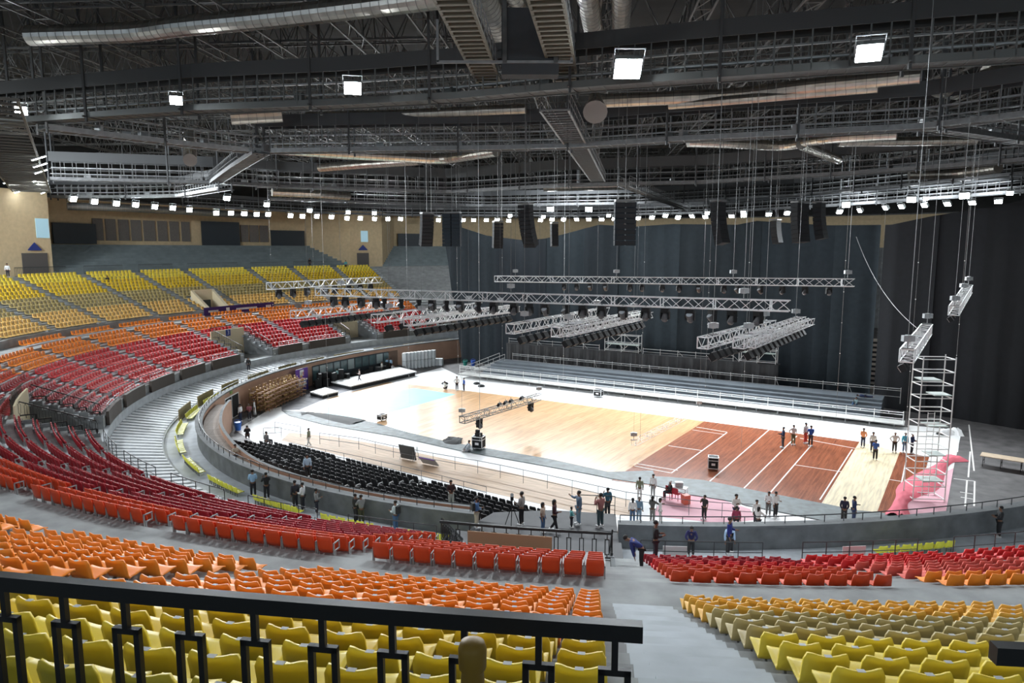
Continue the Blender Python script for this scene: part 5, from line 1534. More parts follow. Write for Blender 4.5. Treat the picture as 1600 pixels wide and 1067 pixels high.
# purple poster board leaning on the wall
pb = at(476, 611, 0); psn = soff(pb)[0]
po = thing('poster_board', 'purple poster board with white lettering blocks leaning at the terracotta wall', 'poster', RP(psn, -.9, 0), facing(psn))
Rm = Matrix.Rotation(math.radians(-6), 3, 'X')
MB().box((0, -.0, 1.3), (2.3, .08, 2.6)).build('board', mat('purple_board', (.035, .02, .15), .5), po)
MB().box((0, .045, 2.0), (2.3, .012, 1.15)).build('upper_field', mat('violet_field', (.13, .04, .32), .5), po)
b = MB(); b.box((.05, .056, 2.1), (.75, .01, .7)); b.box((.0, .056, 1.28), (2.0, .01, .18)); b.box((0, .056, 1.04), (1.7, .01, .05)); b.box((-.0, .056, .75), (1.7, .01, .22)); b.build('white_marks', white_t, po)
b = MB(); b.box((-.22, .064, 2.0), (.14, .006, .4)); b.build('red_mark', mat('mark_red', (.5, .03, .05), .5), po)
b = MB(); b.box((.1, .064, 2.05), (.4, .006, .3)); b.build('grey_mark', mat('mark_grey', (.4, .42, .4), .5), po)
# stacked gilded chairs by the wall
gold = mat('gilded_frame', (.42, .27, .10), .35, .6); cush = mat('stack_cushion', (.30, .16, .09), .8)
sc0 = None; kk = 0; gr = random.Random(5)
sA, sB = soff(at(383, 645, 0))[0], soff(at(444, 615, 0))[0]
for row in range(3):
    for i in range(12):
        s = sA + (sB - sA) * (i + .5) / 12; base = RP(s, -1.0 - .75 * row, 0)
        for k in range(5):
            p = base + Vector((gr.uniform(-.03, .03), 0, k * .42)); kk += 1
            lab = 'gilded banquet chair stacked by the wall, %s pile in %s line, %s up' % (ORD[i], ['back', 'middle', 'front'][row], ORD[k])
            if sc0 is None:
                sc0 = thing('stacked_chair', lab, 'chair', p, facing(s), 'stacked gilded chairs by the terracotta wall')
                MB().box((0, 0, .22), (.42, .42, .07)).build('seat', cush, sc0)
                b = MB()
                for sx in (-1, 1): b.bar((sx * .19, -.19, 0), (sx * .17, -.24, .62), .022, 4); b.bar((sx * .19, .19, 0), (sx * .19, .19, .22), .018, 4)
                b.bar((-.17, -.24, .6), (.17, -.24, .6), .03, 4); b.box((0, -.22, .45), (.2, .02, .18)); b.build('frame', gold, sc0)
            else: dup(sc0, p, facing(s) + gr.uniform(-.5, .5), lab)
# black sound gear along the glazed opening
ga, gb = soff(at(492, 606, 0))[0], soff(at(610, 577, 0))[0]
r_ = random.Random(9); gear = None
for i in range(46):
    f = i / 45; s = ga + (gb - ga) * f; o = -r_.uniform(.9, 2.6); p = RP(s, o, 0); w, d, h = r_.uniform(.35, .9), r_.uniform(.3, .7), r_.uniform(.35, 1.1) + (.9 if f < .25 and i % 2 else 0)
    root = thing('equipment_box', 'black sound equipment box by the glazed opening, %s from the left' % ordn(i), 'equipment', p, r_.uniform(0, 3), 'black equipment heaped by the glazed opening')
    MB().box((0, 0, h / 2), (w, d, h)).build('body', blackish, root)
    MB().box((0, d / 2 + .01, h * .6), (w * .5, .02, .06)).build('handle', steel_lt if i % 3 == 0 else steel_md, root)
# grey leaning boards and low barrier on the white floor
ld = thing('leaning_board', 'dark grey rectangular board leaning on a frame on the white floor', 'board', fl(637, 719, .01), B_DIR)
MB().box((0, 0, .62), (1.5, .06, 1.15), M=Matrix.Rotation(.25, 3, 'X')).build('panel', mat('board_grey', (.07, .075, .075), .7), ld)
b = MB(); b.bar((-.7, -.1, 0), (-.7, .3, 1.1), .02, 4); b.bar((.7, -.1, 0), (.7, .3, 1.1), .02, 4); b.bar((-.7, .5, 0), (-.7, .3, 1.1), .02, 4); b.bar((.7, .5, 0), (.7, .3, 1.1), .02, 4); b.build('frame', steel_lt, ld)
ld = thing('leaning_board', 'low pale grey tilted board with purple top edge on the white floor', 'board', fl(670, 728, .01), B_DIR)
MB().box((0, 0, .35), (1.5, .06, .75), M=Matrix.Rotation(.7, 3, 'X')).build('panel', mat('board_pale', (.35, .36, .37), .7), ld)
MB().box((0, -.27, .62), (1.4, .05, .05)).build('top_edge', mat('purple_edge', (.2, .05, .4), .6), ld)
# thin rails on the white floor
def floor_rail(label, px, h=.95, m=alu_r, r=.022):
    P = [fl(x, y, .014) for x, y in px]; root = thing('floor_railing', label, 'railing', P[0]); L0 = P[0]; R, L = resample([p - L0 for p in P], 1.9)
    for z in (h, h * .5):
        b = MB(); b.tube([(q[0], q[1], z) for q in R], r, 4); b.build('rail', m, root)
    for q in R: b = MB(); b.bar((q[0], q[1], 0), (q[0], q[1], h), r, 4); b.build('post', m, root)
mid_grey = mat('rail_mid_grey', (.22, .22, .23), .5, .3)
floor_rail('thin railing on the white floor behind the pale plywood walkway', [(500, 694), (560, 702), (600, 712), (680, 728), (760, 742), (850, 762), (940, 783), (985, 793), (1100, 808), (1180, 812)], m=mid_grey)
floor_rail('short thin railing folded round at the left end of the walkway', [(412, 686), (437, 690), (440, 684)], m=mid_grey)
floor_rail('short thin railing beside the sitting people at the left', [(430, 676), (454, 675), (470, 683)], m=mid_grey)
floor_rail('thin railing in front of the black chair rows', [(455, 706), (560, 728), (660, 752), (760, 778)], .75, m=mid_grey)
# plywood tables at far right, bins
tb_ = thing('trestle_table', 'plywood topped low table on black legs at the far right', 'table', fl(1590, 735, 0), B_DIR - .15)
MB().box((0, 0, .8), (4.6, 1.2, .05)).build('table_top', mat('plywood', (.56, .44, .31), .6, var=.1), tb_)
for sx in (-2.1, -1.0, 0.2, 1.4, 2.1):
    b = MB()
    for sy in (-.5, .5): b.bar((sx, sy, 0), (sx, sy, .78), .025, 4)
    b.bar((sx, -.5, .4), (sx, .5, .4), .02, 4); b.build('leg', blackish, tb_)
def bin_(label, p, c, s=1.0):
    m = mat('bin_' + label.split()[0], c, .4); root = thing('waste_bin', label, 'bin', p)
    MB().lathe([(.26 * s, 0), (.36 * s, .75 * s), (.38 * s, .78 * s), (.36 * s, .82 * s), (.34 * s, .82 * s)], n=14).build('body', m, root)
    MB().tube([(-.34 * s, 0, .8 * s), (-.3 * s, 0, 1.0 * s), (0, 0, 1.08 * s), (.3 * s, 0, 1.0 * s), (.34 * s, 0, .8 * s)], .03 * s, 5).build('handle', m, root)
bin_('green bin with a swing handle before the black drape', fl(1553, 658), (.02, .22, .05), 1.15)
bin_('blue bin with a swing handle before the black drape, beside the green', fl(1565, 659), (.03, .15, .55), 1.15)
bin_('blue bin on the grey floor inside the curved wall at left', fl(372, 672), (.03, .16, .40), .9)
bin_('teal bin at the far left end of the slate stand by the wall', fl(727, 572), (.02, .2, .16), .9)
bin_('navy bin beside the teal one at the left end of the stand', fl(730, 572) + Vector((.8, .3, 0)), (.03, .10, .45), .9)
bin_('royal blue tub beside the black double door at left', fl(354, 640), (.03, .12, .45), .9)
# red table, box and orange container of the desk workers on the floor
tr = thing('work_table', 'small white work table with equipment beside the red chair on the floor', 'table', fl(1060, 778, .012), B_DIR)
MB().box((0, 0, .74), (1.1, .6, .04)).build('table_top', white_p, tr)
for sx in (-.5, .5):
    for sy in (-.25, .25): b = MB(); b.bar((sx, sy, 0), (sx, sy, .72), .018, 4); b.build('leg', steel_lt, tr)
tag(MB().box((0, 0, .17), (.5, .3, .3)).build('equipment_box', steel_lt, loc=fl(1060, 778, .012) + Vector((0, 0, .76))), 'grey device standing on the small white work table', 'device')
tag(MB().box((0, 0, .3), (.42, .42, .58)).build('orange_crate', mat('crate_orange', (.75, .17, .10), .5), loc=fl(1066, 779, .012) + Vector((0, -.9, 0)), rz=.3), 'coral orange box on the floor right of the small work table', 'box')
def red_chair(label, p, rz):
    m = mat('red_plastic', (.45, .01, .03), .4); o = thing('plastic_chair', label, 'chair', p, rz)
    MB().box((0, 0, .42), (.45, .42, .04)).build('seat', m, o)
    b = MB(); b.box((0, -.21, .62), (.44, .03, .38)); b.build('backrest', m, o)
    for sx in (-.2, .2):
        for sy in (-.18, .18): b = MB(); b.bar((sx * 1.1, sy * 1.1, 0), (sx, sy, .41), .022, 4); b.build('leg', m, o)
red_chair('red plastic chair beside the small white work table, left one', fl(1043, 779, .012), 2.6); red_chair('red plastic chair beside the small white work table, right one', fl(1050, 779, .012) + Vector((.25, -.2, 0)), -.8)
# ladder lying over the near right parapet and the desk ledge behind it
sign_w = mat('paper_white', (.75, .75, .75), .6)
for s_, lab in ((171.7, 'white paper sheet tied to the block railing, left of the two'), (178.0, 'white paper sheet tied to the block railing at the right')):
    tag(MB().box((0, 0, 0), (.95, .02, .4)).build('paper_sign', sign_w, loc=RP(s_, 6.2, 4.15), rz=facing(s_)), lab, 'sign')

# ------------------------------------------------------------------ black chairs on low steps inside the rim
F0, F1 = Vector((-19.2, 54.8, 0)), Vector((3.2, 38.4, 0))
cu = (F1 - F0).normalized(); cnn = Vector((cu.y, -cu.x, 0)); cnn = cnn if cnn.y < 0 else -cnn
CL = (F1 - F0).length; crz = math.atan2(cnn.x, -cnn.y)
cloth_k = mat('black_chair_fabric', (.022, .022, .024), .7); arm_m = mat('chair_arm_grey', (.78, .78, .78), .4)
ch0 = None; total = 0
ch_wood = mat('riser_grey', (.13, .135, .14), .7, var=.2)
for j in range(8):
    zf = .05 + .20 * j; us = []
    for u in np.arange(.3, CL, .56):
        p = F0 + cu * u + cnn * (.92 * j)
        s_, o_ = soff(p)
        lim = -1.5 if s_ < 144 else -1.3
        if s_ > 163.0: lim = -3.2
        if o_ > lim or s_ < 135: continue
        if any(abs(u - g_) < .55 for g_ in (8.2, 17.0)): continue
        us.append(u)
    if not us: continue
    # riser under the row
    a, c = us[0] - .4, us[-1] + .4; mid = F0 + cu * (a + c) / 2 + cnn * (.92 * j + .05)
    structure(MB().box((mid.x, mid.y, zf / 2), (c - a, .92, zf), rz=math.atan2(cu.y, cu.x)).build('chair_riser', ch_wood))
    for i, u in enumerate(us):
        p = F0 + cu * u + cnn * (.92 * j); p.z = zf; total += 1
        lab = 'black padded chair inside the rim, %s row from the court, %s from its left' % (ORD[j], ordn(i))
        if ch0 is None:
            ch0 = thing('padded_chair', lab, 'chair', p, crz, 'black padded chairs inside the rim')
            b = MB(); b.box((0, .05, .43), (.46, .44, .09)); b.build('seat', cloth_k, ch0)
            V = []; nv = 6
            for side_ in (0, -.06):
                for z, hw in ((.46, .21), (.62, .235), (.80, .235), (.92, .20), (.95, .13)):
                    for q in range(nv): x = -1 + 2 * q / (nv - 1); V.append((x * hw, -.2 - (z - .46) * .25 + .05 * x * x + side_, z))
            F = []
            for r in range(4):
                for q in range(nv - 1): F.append((r * nv + q, r * nv + q + 1, (r + 1) * nv + q + 1, (r + 1) * nv + q)); F.append(tuple(30 + t_ for t_ in (r * nv + q, (r + 1) * nv + q, (r + 1) * nv + q + 1, r * nv + q + 1)))
                F.append((r * nv, (r + 1) * nv, (r + 1) * nv + 30, r * nv + 30)); F.append((r * nv + nv - 1, r * nv + nv - 1 + 30, (r + 1) * nv + nv - 1 + 30, (r + 1) * nv + nv - 1))
            F += [(24 + q, 54 + q, 55 + q, 25 + q) for q in range(nv - 1)]
            b = MB(); b.add(V, F); b.build('backrest', cloth_k, ch0)
            for sx in (-1, 1):
                b = MB(); b.tube([(sx * .25, -.20, .50), (sx * .265, -.12, .64), (sx * .265, .14, .65), (sx * .25, .20, .58)], .034, 5); b.build('armrest', arm_m, ch0)
                b = MB(); b.bar((sx * .20, .2, 0), (sx * .2, .18, .40), .016, 4); b.bar((sx * .20, -.2, 0), (sx * .2, -.16, .42), .016, 4); b.bar((sx * .2, .2, .06), (sx * .2, -.2, .06), .014, 4); b.build('leg_frame', steel_dk, ch0)
        else: dup(ch0, p, crz + random.uniform(-.06, .06), lab)
# benches' dark rail between the chairs and the near wall
for i, (a, c, o, z) in enumerate([(152, 157.5, -.9, 2.45), (157.8, 163, -.9, 2.45)]):
    ring_rail('low_floor_rail', a, c, o, z, .25, galv_rail, 'low pale rail lying along the walkway behind the black chairs, %s' % ('left' if i == 0 else 'right'), rails=(1.0, .4), step=1.5, r=.03)
# ================================================================== PEOPLE
ARM = {  # elbow, wrist, hand tip for the right side (x outwards), relative to the shoulder, in body heights
    'down': ((.025, -.01, -.17), (.03, .03, -.31), (.03, .045, -.36)),
    'back': ((.03, -.06, -.15), (-.04, -.09, -.27), (-.09, -.09, -.29)),
    'face': ((.03, .07, -.14), (-.03, .13, -.01), (-.05, .13, .04)),
    'hold': ((.02, .02, -.16), (-.03, .15, -.15), (-.05, .19, -.14)),
    'point': ((.05, .12, -.04), (.06, .26, -.01), (.06, .32, .0)),
    'side': ((.10, .06, -.08), (.22, .12, -.04), (.28, .14, -.03)),
    'hip': ((.10, -.05, -.13), (.03, .02, -.24), (.0, .04, -.26)),
    'cross': ((.04, .03, -.15), (-.07, .11, -.13), (-.12, .11, -.11)),
    'reach': ((.02, .14, -.12), (.0, .25, -.22), (.0, .29, -.26)),
    'lean': ((.06, .12, -.10), (-.03, .20, -.17), (-.09, .21, -.17))}
PEND = []
def skin_job(nodes, edges, root, sub=1):
    me = bpy.data.meshes.new('tmp'); me.from_pydata([n[0] for n in nodes], edges, []); o = bpy.data.objects.new('tmp', me); COL.objects.link(o)
    sk = o.modifiers.new('s', 'SKIN'); sk.use_smooth_shade = True
    for i, n in enumerate(nodes): r = n[1]; me.skin_vertices[0].data[i].radius = r if isinstance(r, tuple) else (r, r); me.skin_vertices[0].data[i].use_root = (i == root)
    if sub: o.modifiers.new('b', 'SUBSURF').levels = sub
    return o
def person(label, pos, rz, H=1.66, top=(.6, .6, .6), legs=(.03, .03, .04), arms=('down', 'down'), pose='stand', lean=0., sleeves=True, hair=hair_m, head=0., long_hair=False, dress=False, shoes=(.6, .6, .6), bag=None, skin=None):
    skn = skin or skin_m
    nd, ed = [], []
    def N(p, r): nd.append((Vector(p), r)); return len(nd) - 1
    seat = pose in ('sit', 'floor'); zp = {'stand': .53, 'walk': .52, 'sit': .30, 'floor': .075, 'crouch': .16}[pose]
    RL = Matrix.Rotation(-lean, 3, 'X'); P0 = Vector((0, 0, zp))
    def up(x, y, z): return P0 + RL @ Vector((x, y, z - .53))
    pel = N(P0, (.078, .058)); sp_i = N(up(0, 0, .62), (.068, .05)); ch = N(up(0, 0, .73), (.085, .058)); nb = N(up(0, -.005, .80), (.055, .045))
    nk = N(up(0, .0, .85), .030); Rh = Matrix.Rotation(head, 3, 'X')
    hd1 = N(up(0, .012, .885), (.036, .042)); hd = N(up(0, .012, .925), (.045, .054)); ht = N(up(0, .005, .968), (.032, .036)); nose = N(up(0, .062, .913), .010)
    ed += [(pel, sp_i), (sp_i, ch), (ch, nb), (nb, nk), (nk, hd1), (hd1, hd), (hd, ht), (hd, nose)]
    for s in (-1, 1): ed.append((hd, N(up(s * .050, .0, .92), .010)))
    shirt_n, shirt_e = [], []; tr_n, tr_e = [], []
    g = .012
    def S(p, r): shirt_n.append((Vector(p), (r[0] + g, r[1] + g) if isinstance(r, tuple) else (r + g, r + g))); return len(shirt_n) - 1
    a = S(up(0, 0, .51), (.082, .062)); b = S(up(0, 0, .62), (.070, .052)); c = S(up(0, 0, .73), (.086, .06)); d = S(up(0, -.004, .808), (.045, .04)); shirt_e += [(a, b), (b, c), (c, d)]
    hands = []
    for k, s in enumerate((-1, 1)):
        A = ARM[arms[k]]; sh = up(s * .108, 0, .795)
        M = RL if arms[k] not in ('down',) else RL.lerp(Matrix.Identity(3), .0) if False else RL
        pts_ = [sh + M @ Vector((s * q[0], q[1], q[2])) for q in A]
        i0 = N(sh, .036); i1 = N(pts_[0], .025); i2 = N(pts_[1], .017); i3 = N(pts_[1].lerp(pts_[2], .45), (.020, .012))
        ed += [(ch, i0), (i0, i1), (i1, i2), (i2, i3)]
        dr = (pts_[2] - pts_[1]).normalized(); sd = dr.cross(Vector((0, 1, .2))).normalized() * s
        for f, (w, l) in enumerate(((-.016, .036), (-.005, .044), (.006, .042), (.016, .034))):
            q = pts_[1].lerp(pts_[2], .45) + sd * w + dr * .016; j0 = N(q, .0058); j1 = N(q + dr * l * .6 + Vector((0, .003, 0)), .0052); j2 = N(q + dr * l + Vector((0, .008, -.002)), .0045); ed += [(i3, j0), (j0, j1), (j1, j2)]
        q = pts_[1].lerp(pts_[2], .15) - sd * .02; j0 = N(q, .007); j1 = N(q + dr * .022 - sd * .008, .006); ed += [(i2, j0), (j0, j1)]
        e0 = S(sh, .038); e1 = S(sh.lerp(pts_[0], .8) if sleeves == 'short' else pts_[0], .026); shirt_e += [(c, e0), (e0, e1)]
        if sleeves is True: e2 = S(pts_[0].lerp(pts_[1], .9), .018); shirt_e.append((e1, e2))
    def T(p, r): tr_n.append((Vector(p), (r[0] + g * .8, r[1] + g * .8) if isinstance(r, tuple) else (r + g * .8, r + g * .8))); return len(tr_n) - 1
    t0 = T(P0 + Vector((0, 0, .02)), (.078, .058))
    shoes_b = MB()
    for k, s in enumerate((-1, 1)):
        hip = P0 + Vector((s * .048, 0, -.03))
        if pose == 'stand': kn, an = Vector((s * .058, .012, .28)), Vector((s * .062, -.005, .045))
        elif pose == 'walk': kn, an = Vector((s * .05, .05 if s > 0 else .02, .28)), Vector((s * .05, .11 if s > 0 else -.13, .05 if s > 0 else .075))
        elif pose == 'sit': kn, an = Vector((s * .07, .25, .30)), Vector((s * .07, .24, .045))
        elif pose == 'floor': kn, an = Vector((s * .12, .17, .19 if s > 0 else .06)), Vector((s * .04, .28, .03))
        else: kn, an = Vector((s * .09, .18, .27)), Vector((s * .07, .06, .045))
        toe = an + Vector((s * .008, .085, -.022)) if pose != 'lie' else an
        i0 = N(hip, .052); i1 = N(kn, .034); i2 = N(an, .020); i3 = N(toe, (.020, .013)); i15 = N(kn.lerp(an, .35), .032); ed += [(pel, i0), (i0, i1), (i1, i15), (i15, i2), (i2, i3)]
        q0 = T(hip, .054); q1 = T(kn, .038); q2 = T(kn.lerp(an, .92), .028); tr_e += [(t0, q0), (q0, q1), (q1, q2)]
        sc_ = an.lerp(toe, .45); shoes_b.box(tuple(sc_ * H + Vector((0, 0, -.0))), (.055 * H, .15 * H, .045 * H))
    root = thing('person', label, 'person', pos, rz)
    def sc_nodes(L): return [(p * H, tuple(q * H for q in (r if isinstance(r, tuple) else (r, r)))) for p, r in L]
    PEND.append((skin_job(sc_nodes(nd), ed, pel), 'body', skn, root, None))
    PEND.append((skin_job(sc_nodes(shirt_n), shirt_e, 0), 'shirt', mat('cloth_%02d_%02d_%02d' % tuple(int(q * 99) for q in top), top, .85), root, None))
    if dress:
        b_ = MB(); b_.lathe([(.10 * H, .04 * H), (.085 * H, .3 * H), (.075 * H, .55 * H), (.06 * H, .6 * H)], n=14); b_.build('skirt', mat('cloth_%02d_%02d_%02d' % tuple(int(q * 99) for q in legs), legs, .85), root, smooth=True)
    else: PEND.append((skin_job(sc_nodes(tr_n), tr_e, 0), 'trousers', mat('cloth_%02d_%02d_%02d' % tuple(int(q * 99) for q in legs), legs, .85), root, None))
    shoes_b.build('shoes', mat('shoe_%02d' % int(shoes[0] * 99), shoes, .6), root)
    hc = up(0, -.006, .935) * H; b_ = MB()
    R = (RL).to_4x4()
    b_.lathe([(.046 * H, -.028 * H), (.056 * H, -.005 * H), (.057 * H, .02 * H), (.046 * H, .042 * H), (.022 * H, .056 * H), (.004, .058 * H)], tuple(hc), 12, M=RL)
    if long_hair: b_.lathe([(.02 * H, -.15 * H), (.040 * H, -.08 * H), (.048 * H, .0)], tuple(hc + Vector((0, -.025 * H, 0))), 10)
    hb = b_.build('hair', hair, root, smooth=True)
    eb = MB()
    for s in (-1, 1): eb.box(tuple(up(s * .018, .063, .928) * H), (.012 * H, .006 * H, .006 * H))
    eb.box(tuple(up(0, .060, .892) * H), (.026 * H, .008 * H, .005 * H)); 
    if bag: MB().box(tuple(up(0, -.10, .70) * H), (.16 * H, .09 * H, .24 * H)).build('backpack', mat('bag_%02d' % int(bag[2] * 99), bag, .8), root)
    return root
def ground_z(s, o):
    if 163 <= s <= 170 and o < 3.2 and o > -2.4: return 2.3
    if o < 0: return .03
    if s > 170:
        if o < 4.0: return Z_WALK
        if o < 5.2: return 2.5
        if o < 6.42: return 3.1
    elif o < 2.6: return Z_WALK
    elif o < 6.1: return 1.75 + (o - 2.6) / 3.5 * .6 + (.09 if o > 2.7 else 0)
    for k in range(10):
        if LOW[k][0] - .68 <= o <= LOW[k][0] + .22: return LOW[k][1]
    if o < 18.04: return Z_MID
    for k in range(15):
        if UPP[k][0] - .56 <= o <= UPP[k][0] + .2: return UPP[k][1]
    return Z_CON
def by_feet(x, y, Z, yh=None):
    p = at(x, y, Z); p = Vector((p.x, p.y, Z)); H = 1.64
    if yh is not None:
        q = at(x, yh, Z + 1); v = (yh - 533.5) / FPX; zt = CZ + (-(sp + v * cp) / (cp - v * sp)) * p.y; H = min(1.8, max(1.55, (zt - Z) / .985))
    return p, H
def by_head(x, yh, H=1.66):
    """stand on the bowl's own floor where the head shows at (x, yh)"""
    best = None
    for Y in np.arange(14, 60, .05):
        v = (yh - 533.5) / FPX; X = (x - 800) / FPX * Y / (cp - v * sp); s, o = soff((X, Y))
        if o < .85 and not (163.2 < s < 169.8 and o > -1.2): continue
        z = ground_z(s, o); _, yy, _ = proj((X, Y, z + H * .98)); e = abs(float(yy[0]) - yh)
        if best is None or e < best[0]: best = (e, X, Y, z)
    return Vector(best[1:]), H
W, K_, NV, BL, LB, GR, JE = (.75, .75, .75), (.02, .02, .022), (.015, .03, .10), (.03, .10, .42), (.35, .55, .75), (.15, .15, .15), (.07, .14, .26)
OL, MA, OR_, BG, CY = (.22, .24, .16), (.25, .05, .06), (.85, .35, .16), (.55, .48, .38), (.08, .45, .65)
BALD = mat('grey_hair', (.25, .22, .2), .7)
cam_rz = lambda p: math.atan2(-(0 - p[0]), (0 - p[1]))   # +y towards the camera
def away(p): return math.atan2(p[0], -p[1]) + PI
def fx(label, x, yf, yh, face, Z=.03, **k):
    p, H = by_feet(x, yf, Z, yh); person(label, p, cam_rz(p) + face, H, **k)
def hx(label, x, yh, face, H=1.66, **k):
    p, H = by_head(x, yh, H); person(label, p, cam_rz(p) + face, H, **k)
B_ = PI
fx('person crouching in a white shirt left of two standing men on the far white floor', 695, 609, None, 2.2, top=W, pose='crouch', arms=('reach', 'hold'))
fx('person standing in a white shirt and dark trousers on the far white floor', 714, 610, 588, .3, top=W, arms=('hip', 'hip'))
fx('person in a blue shirt and black trousers beside the man in white', 725, 611, 591, -1.2, top=BL, arms=('down', 'down'))
fx('person in an olive shirt and pale trousers walking on the white floor at left', 483, 697, 669, -2.0, top=OL, legs=(.5, .48, .45), pose='walk')
fx('person in a pinkish white shirt walking across the long low white stage', 562, 596, 577, -1.6, Z=.55, top=(.75, .65, .65), pose='walk', arms=('hold', 'down'))
fx('person in a pale cyan shirt before the black equipment boxes', 527, 595, 577, -1.2, top=(.5, .8, .8), legs=(.2, .25, .3))
fx('person in grey standing at the glazed opening', 540, 584, 566, .2, top=(.3, .3, .35))
fx('person in a cream shirt by the black gear at the right end of the glazing', 597, 583, 565, 1.2, top=(.65, .65, .6), legs=(.3, .3, .3))
fx('person in a light blue shirt, left of the pair in the dark doorway', 605, 577, 561, .8, top=LB)
fx('person in a light blue shirt, right of the pair in the dark doorway', 611, 577, 561, -.8, top=LB)
fx('person crouching in white at the right end of the black gear', 613, 580, None, 1.2, top=W, pose='crouch', arms=('reach', 'reach'))
fx('person in a white shirt and dark trousers before the black double door', 376, 659, 631, -2.2, top=W, legs=(.03, .04, .08))
fx('person in a maroon checked shirt beside the stacked gilded chairs', 390, 656, 631, .3, top=(.3, .10, .12), arms=('hold', 'hold'))
fx('person in a long white robe beside the stacked gilded chairs', 398, 648, 625, 1.5, top=W, legs=W, dress=True)
p_, _h = by_feet(387, 688, .4); person('person in black sitting at the left end of the black chairs with a camera', p_, cam_rz(p_) + B_, 1.66, top=K_, pose='sit', arms=('face', 'face'))
p_, _h = by_feet(417, 698, .4); person('person in grey sitting before the first row of black chairs', p_, cam_rz(p_) + 2.2, 1.66, top=GR, pose='sit')
fx('person in a cream shirt and jeans standing in the lower walkway beside the rim', 369, 729, 694, .6, Z=1.62, top=BG, legs=JE, arms=('hold', 'hold'))
hx('person in a light blue shirt behind the block railing, left of one in black', 394, 734, B_, top=LB, legs=K_, arms=('hold', 'hold'))
hx('person in black with raised hands before the yellow front seats', 415, 736, B_ + .3, top=K_, arms=('face', 'face'))
hx('person in a dark suit, left of the three talking above the crimson seats', 459, 726, B_ + .6, top=(.03, .03, .04))
hx('person in a white shirt, right beside the one in the dark suit', 471, 731, -2.0, top=W, arms=('hold', 'down'))
fx('person in a pale blue shirt with a lanyard walking behind the black chairs', 481, 748, 718, .2, Z=2.4, top=(.5, .65, .8), legs=K_, pose='walk')
hx('person in grey holding up a camera, right of the man in white', 493, 750, 1.8, H=1.5, top=(.28, .28, .27), arms=('face', 'hold'))
hx('person in black standing close behind the one in the grey jacket', 554, 749, 2.0, top=K_)
hx('person in a grey jacket lifting a camera above the crimson seats', 563, 747, -2.6, top=(.25, .25, .25), legs=(.07, .07, .05), arms=('face', 'face'))
hx('person in a white shirt and jeans with a dark backpack above the crimson seats', 617, 757, -2.2, top=(.6, .68, .68), legs=JE, arms=('hold', 'hold'), bag=(.03, .03, .03))
fx('person in a black top with a red pattern among the black chairs', 705, 792, 761, .2, Z=1.9, top=(.04, .02, .02), legs=(.4, .45, .42), arms=('hold', 'hold'), long_hair=True)
hx('person in a blue jacket with a black backpack and beige trousers', 744, 771, 1.9, top=(.08, .16, .33), legs=(.55, .48, .38), arms=('face', 'hold'), bag=K_)
fx('person in a grey shirt standing behind the tripod camera', 815, 821, 768, -2.0, Z=2.32, top=(.36, .33, .31), legs=K_, arms=('hold', 'down'))
fx('person in a beige top and jeans with dark hair on the centre deck', 848, 832, 789, 1.2, Z=2.32, top=(.55, .42, .33), legs=JE, sleeves='short', long_hair=True)
fx('person in a long black outfit with a bag walking on the centre deck', 866, 831, 780, 1.4, Z=2.32, top=(.05, .015, .02), legs=K_, pose='walk', long_hair=True, arms=('down', 'hold'))
fx('person in denim pointing towards the court with a stretched arm', 904, 820, 766, -1.2, Z=2.32, top=(.10, .15, .22), legs=(.2, .28, .35), arms=('down', 'side'))
fx('person in a dusty maroon shirt lifting a camera on the centre deck', 938, 824, 761, -2.4, Z=2.32, top=(.32, .13, .12), legs=(.04, .07, .08), arms=('face', 'face'))
fx('person in a teal shirt with a hand at the face behind the deck railing', 949, 807, 762, -2.6, Z=2.32 if False else .9, top=(.03, .12, .18), legs=K_, arms=('face', 'down'))
hx('person sitting low in teal at the deck railing', 893, 792, 1.8, H=1.1, top=(.12, .4, .42), arms=('hold', 'hold'))
fx('person in a white shirt with long dark hair behind the parapet', 988, 817, 784, B_, top=W, legs=JE, long_hair=True)
fx('person with grey hair in a blue denim shirt behind the parapet', 998, 815, 780, B_ - .4, top=(.16, .26, .36), legs=(.2, .3, .4), hair=BALD)
fx('person in an olive shirt and white trousers farther out on the white floor', 999, 781, 755, B_, top=OL, legs=(.7, .7, .7))
fx('person in a white shirt and grey trousers at the edge of the tarpaulin', 1020, 776, 743, -.5, top=W, legs=(.3, .3, .3))
fx('person in dark grey with long hair behind the parapet, arm out', 1019, 816, 775, 2.6, top=(.10, .10, .095), legs=(.2, .2, .19), long_hair=True, arms=('hold', 'side'))
fx('person in a white top beside the one in dark grey behind the parapet', 1031, 817, 786, 1.6, top=W, legs=(.6, .6, .6), long_hair=True)
p_, _h = by_feet(1047, 779, .02); person('person in black with a pale cap sitting at the small white work table', p_, cam_rz(p_) - 1.2, 1.6, top=K_, pose='sit', arms=('hold', 'hold'), hair=white_p)
fx('person in a black shirt with a hand at the mouth on the pale pink cover', 1100, 812, 777, -.6, top=(.035, .033, .033), legs=K_, arms=('down', 'face'), sleeves='short')
fx('person in a white shirt and navy trousers looking left on the pale pink cover', 1149, 816, 772, .5, top=W, legs=(.04, .05, .09), arms=('cross', 'cross'))
p_, _h = by_feet(1150, 822, .0); person('person in a maroon top sitting behind the parapet', p_, cam_rz(p_) + B_, 1.6, top=(.30, .04, .09), pose='sit')
fx('person in white with dark hair behind the two at the parapet', 1181, 820, 792, .4, top=W)
fx('person in a white top with a black ponytail sitting low behind the parapet', 1184, 832, 803, B_ - .6, top=W, long_hair=True, arms=('hold', 'reach'))
fx('person in a white shirt and grey trousers, left of the pair by the tarpaulin', 1200, 806, 768, -.3, top=W, legs=(.16, .16, .16), arms=('hold', 'hold'))
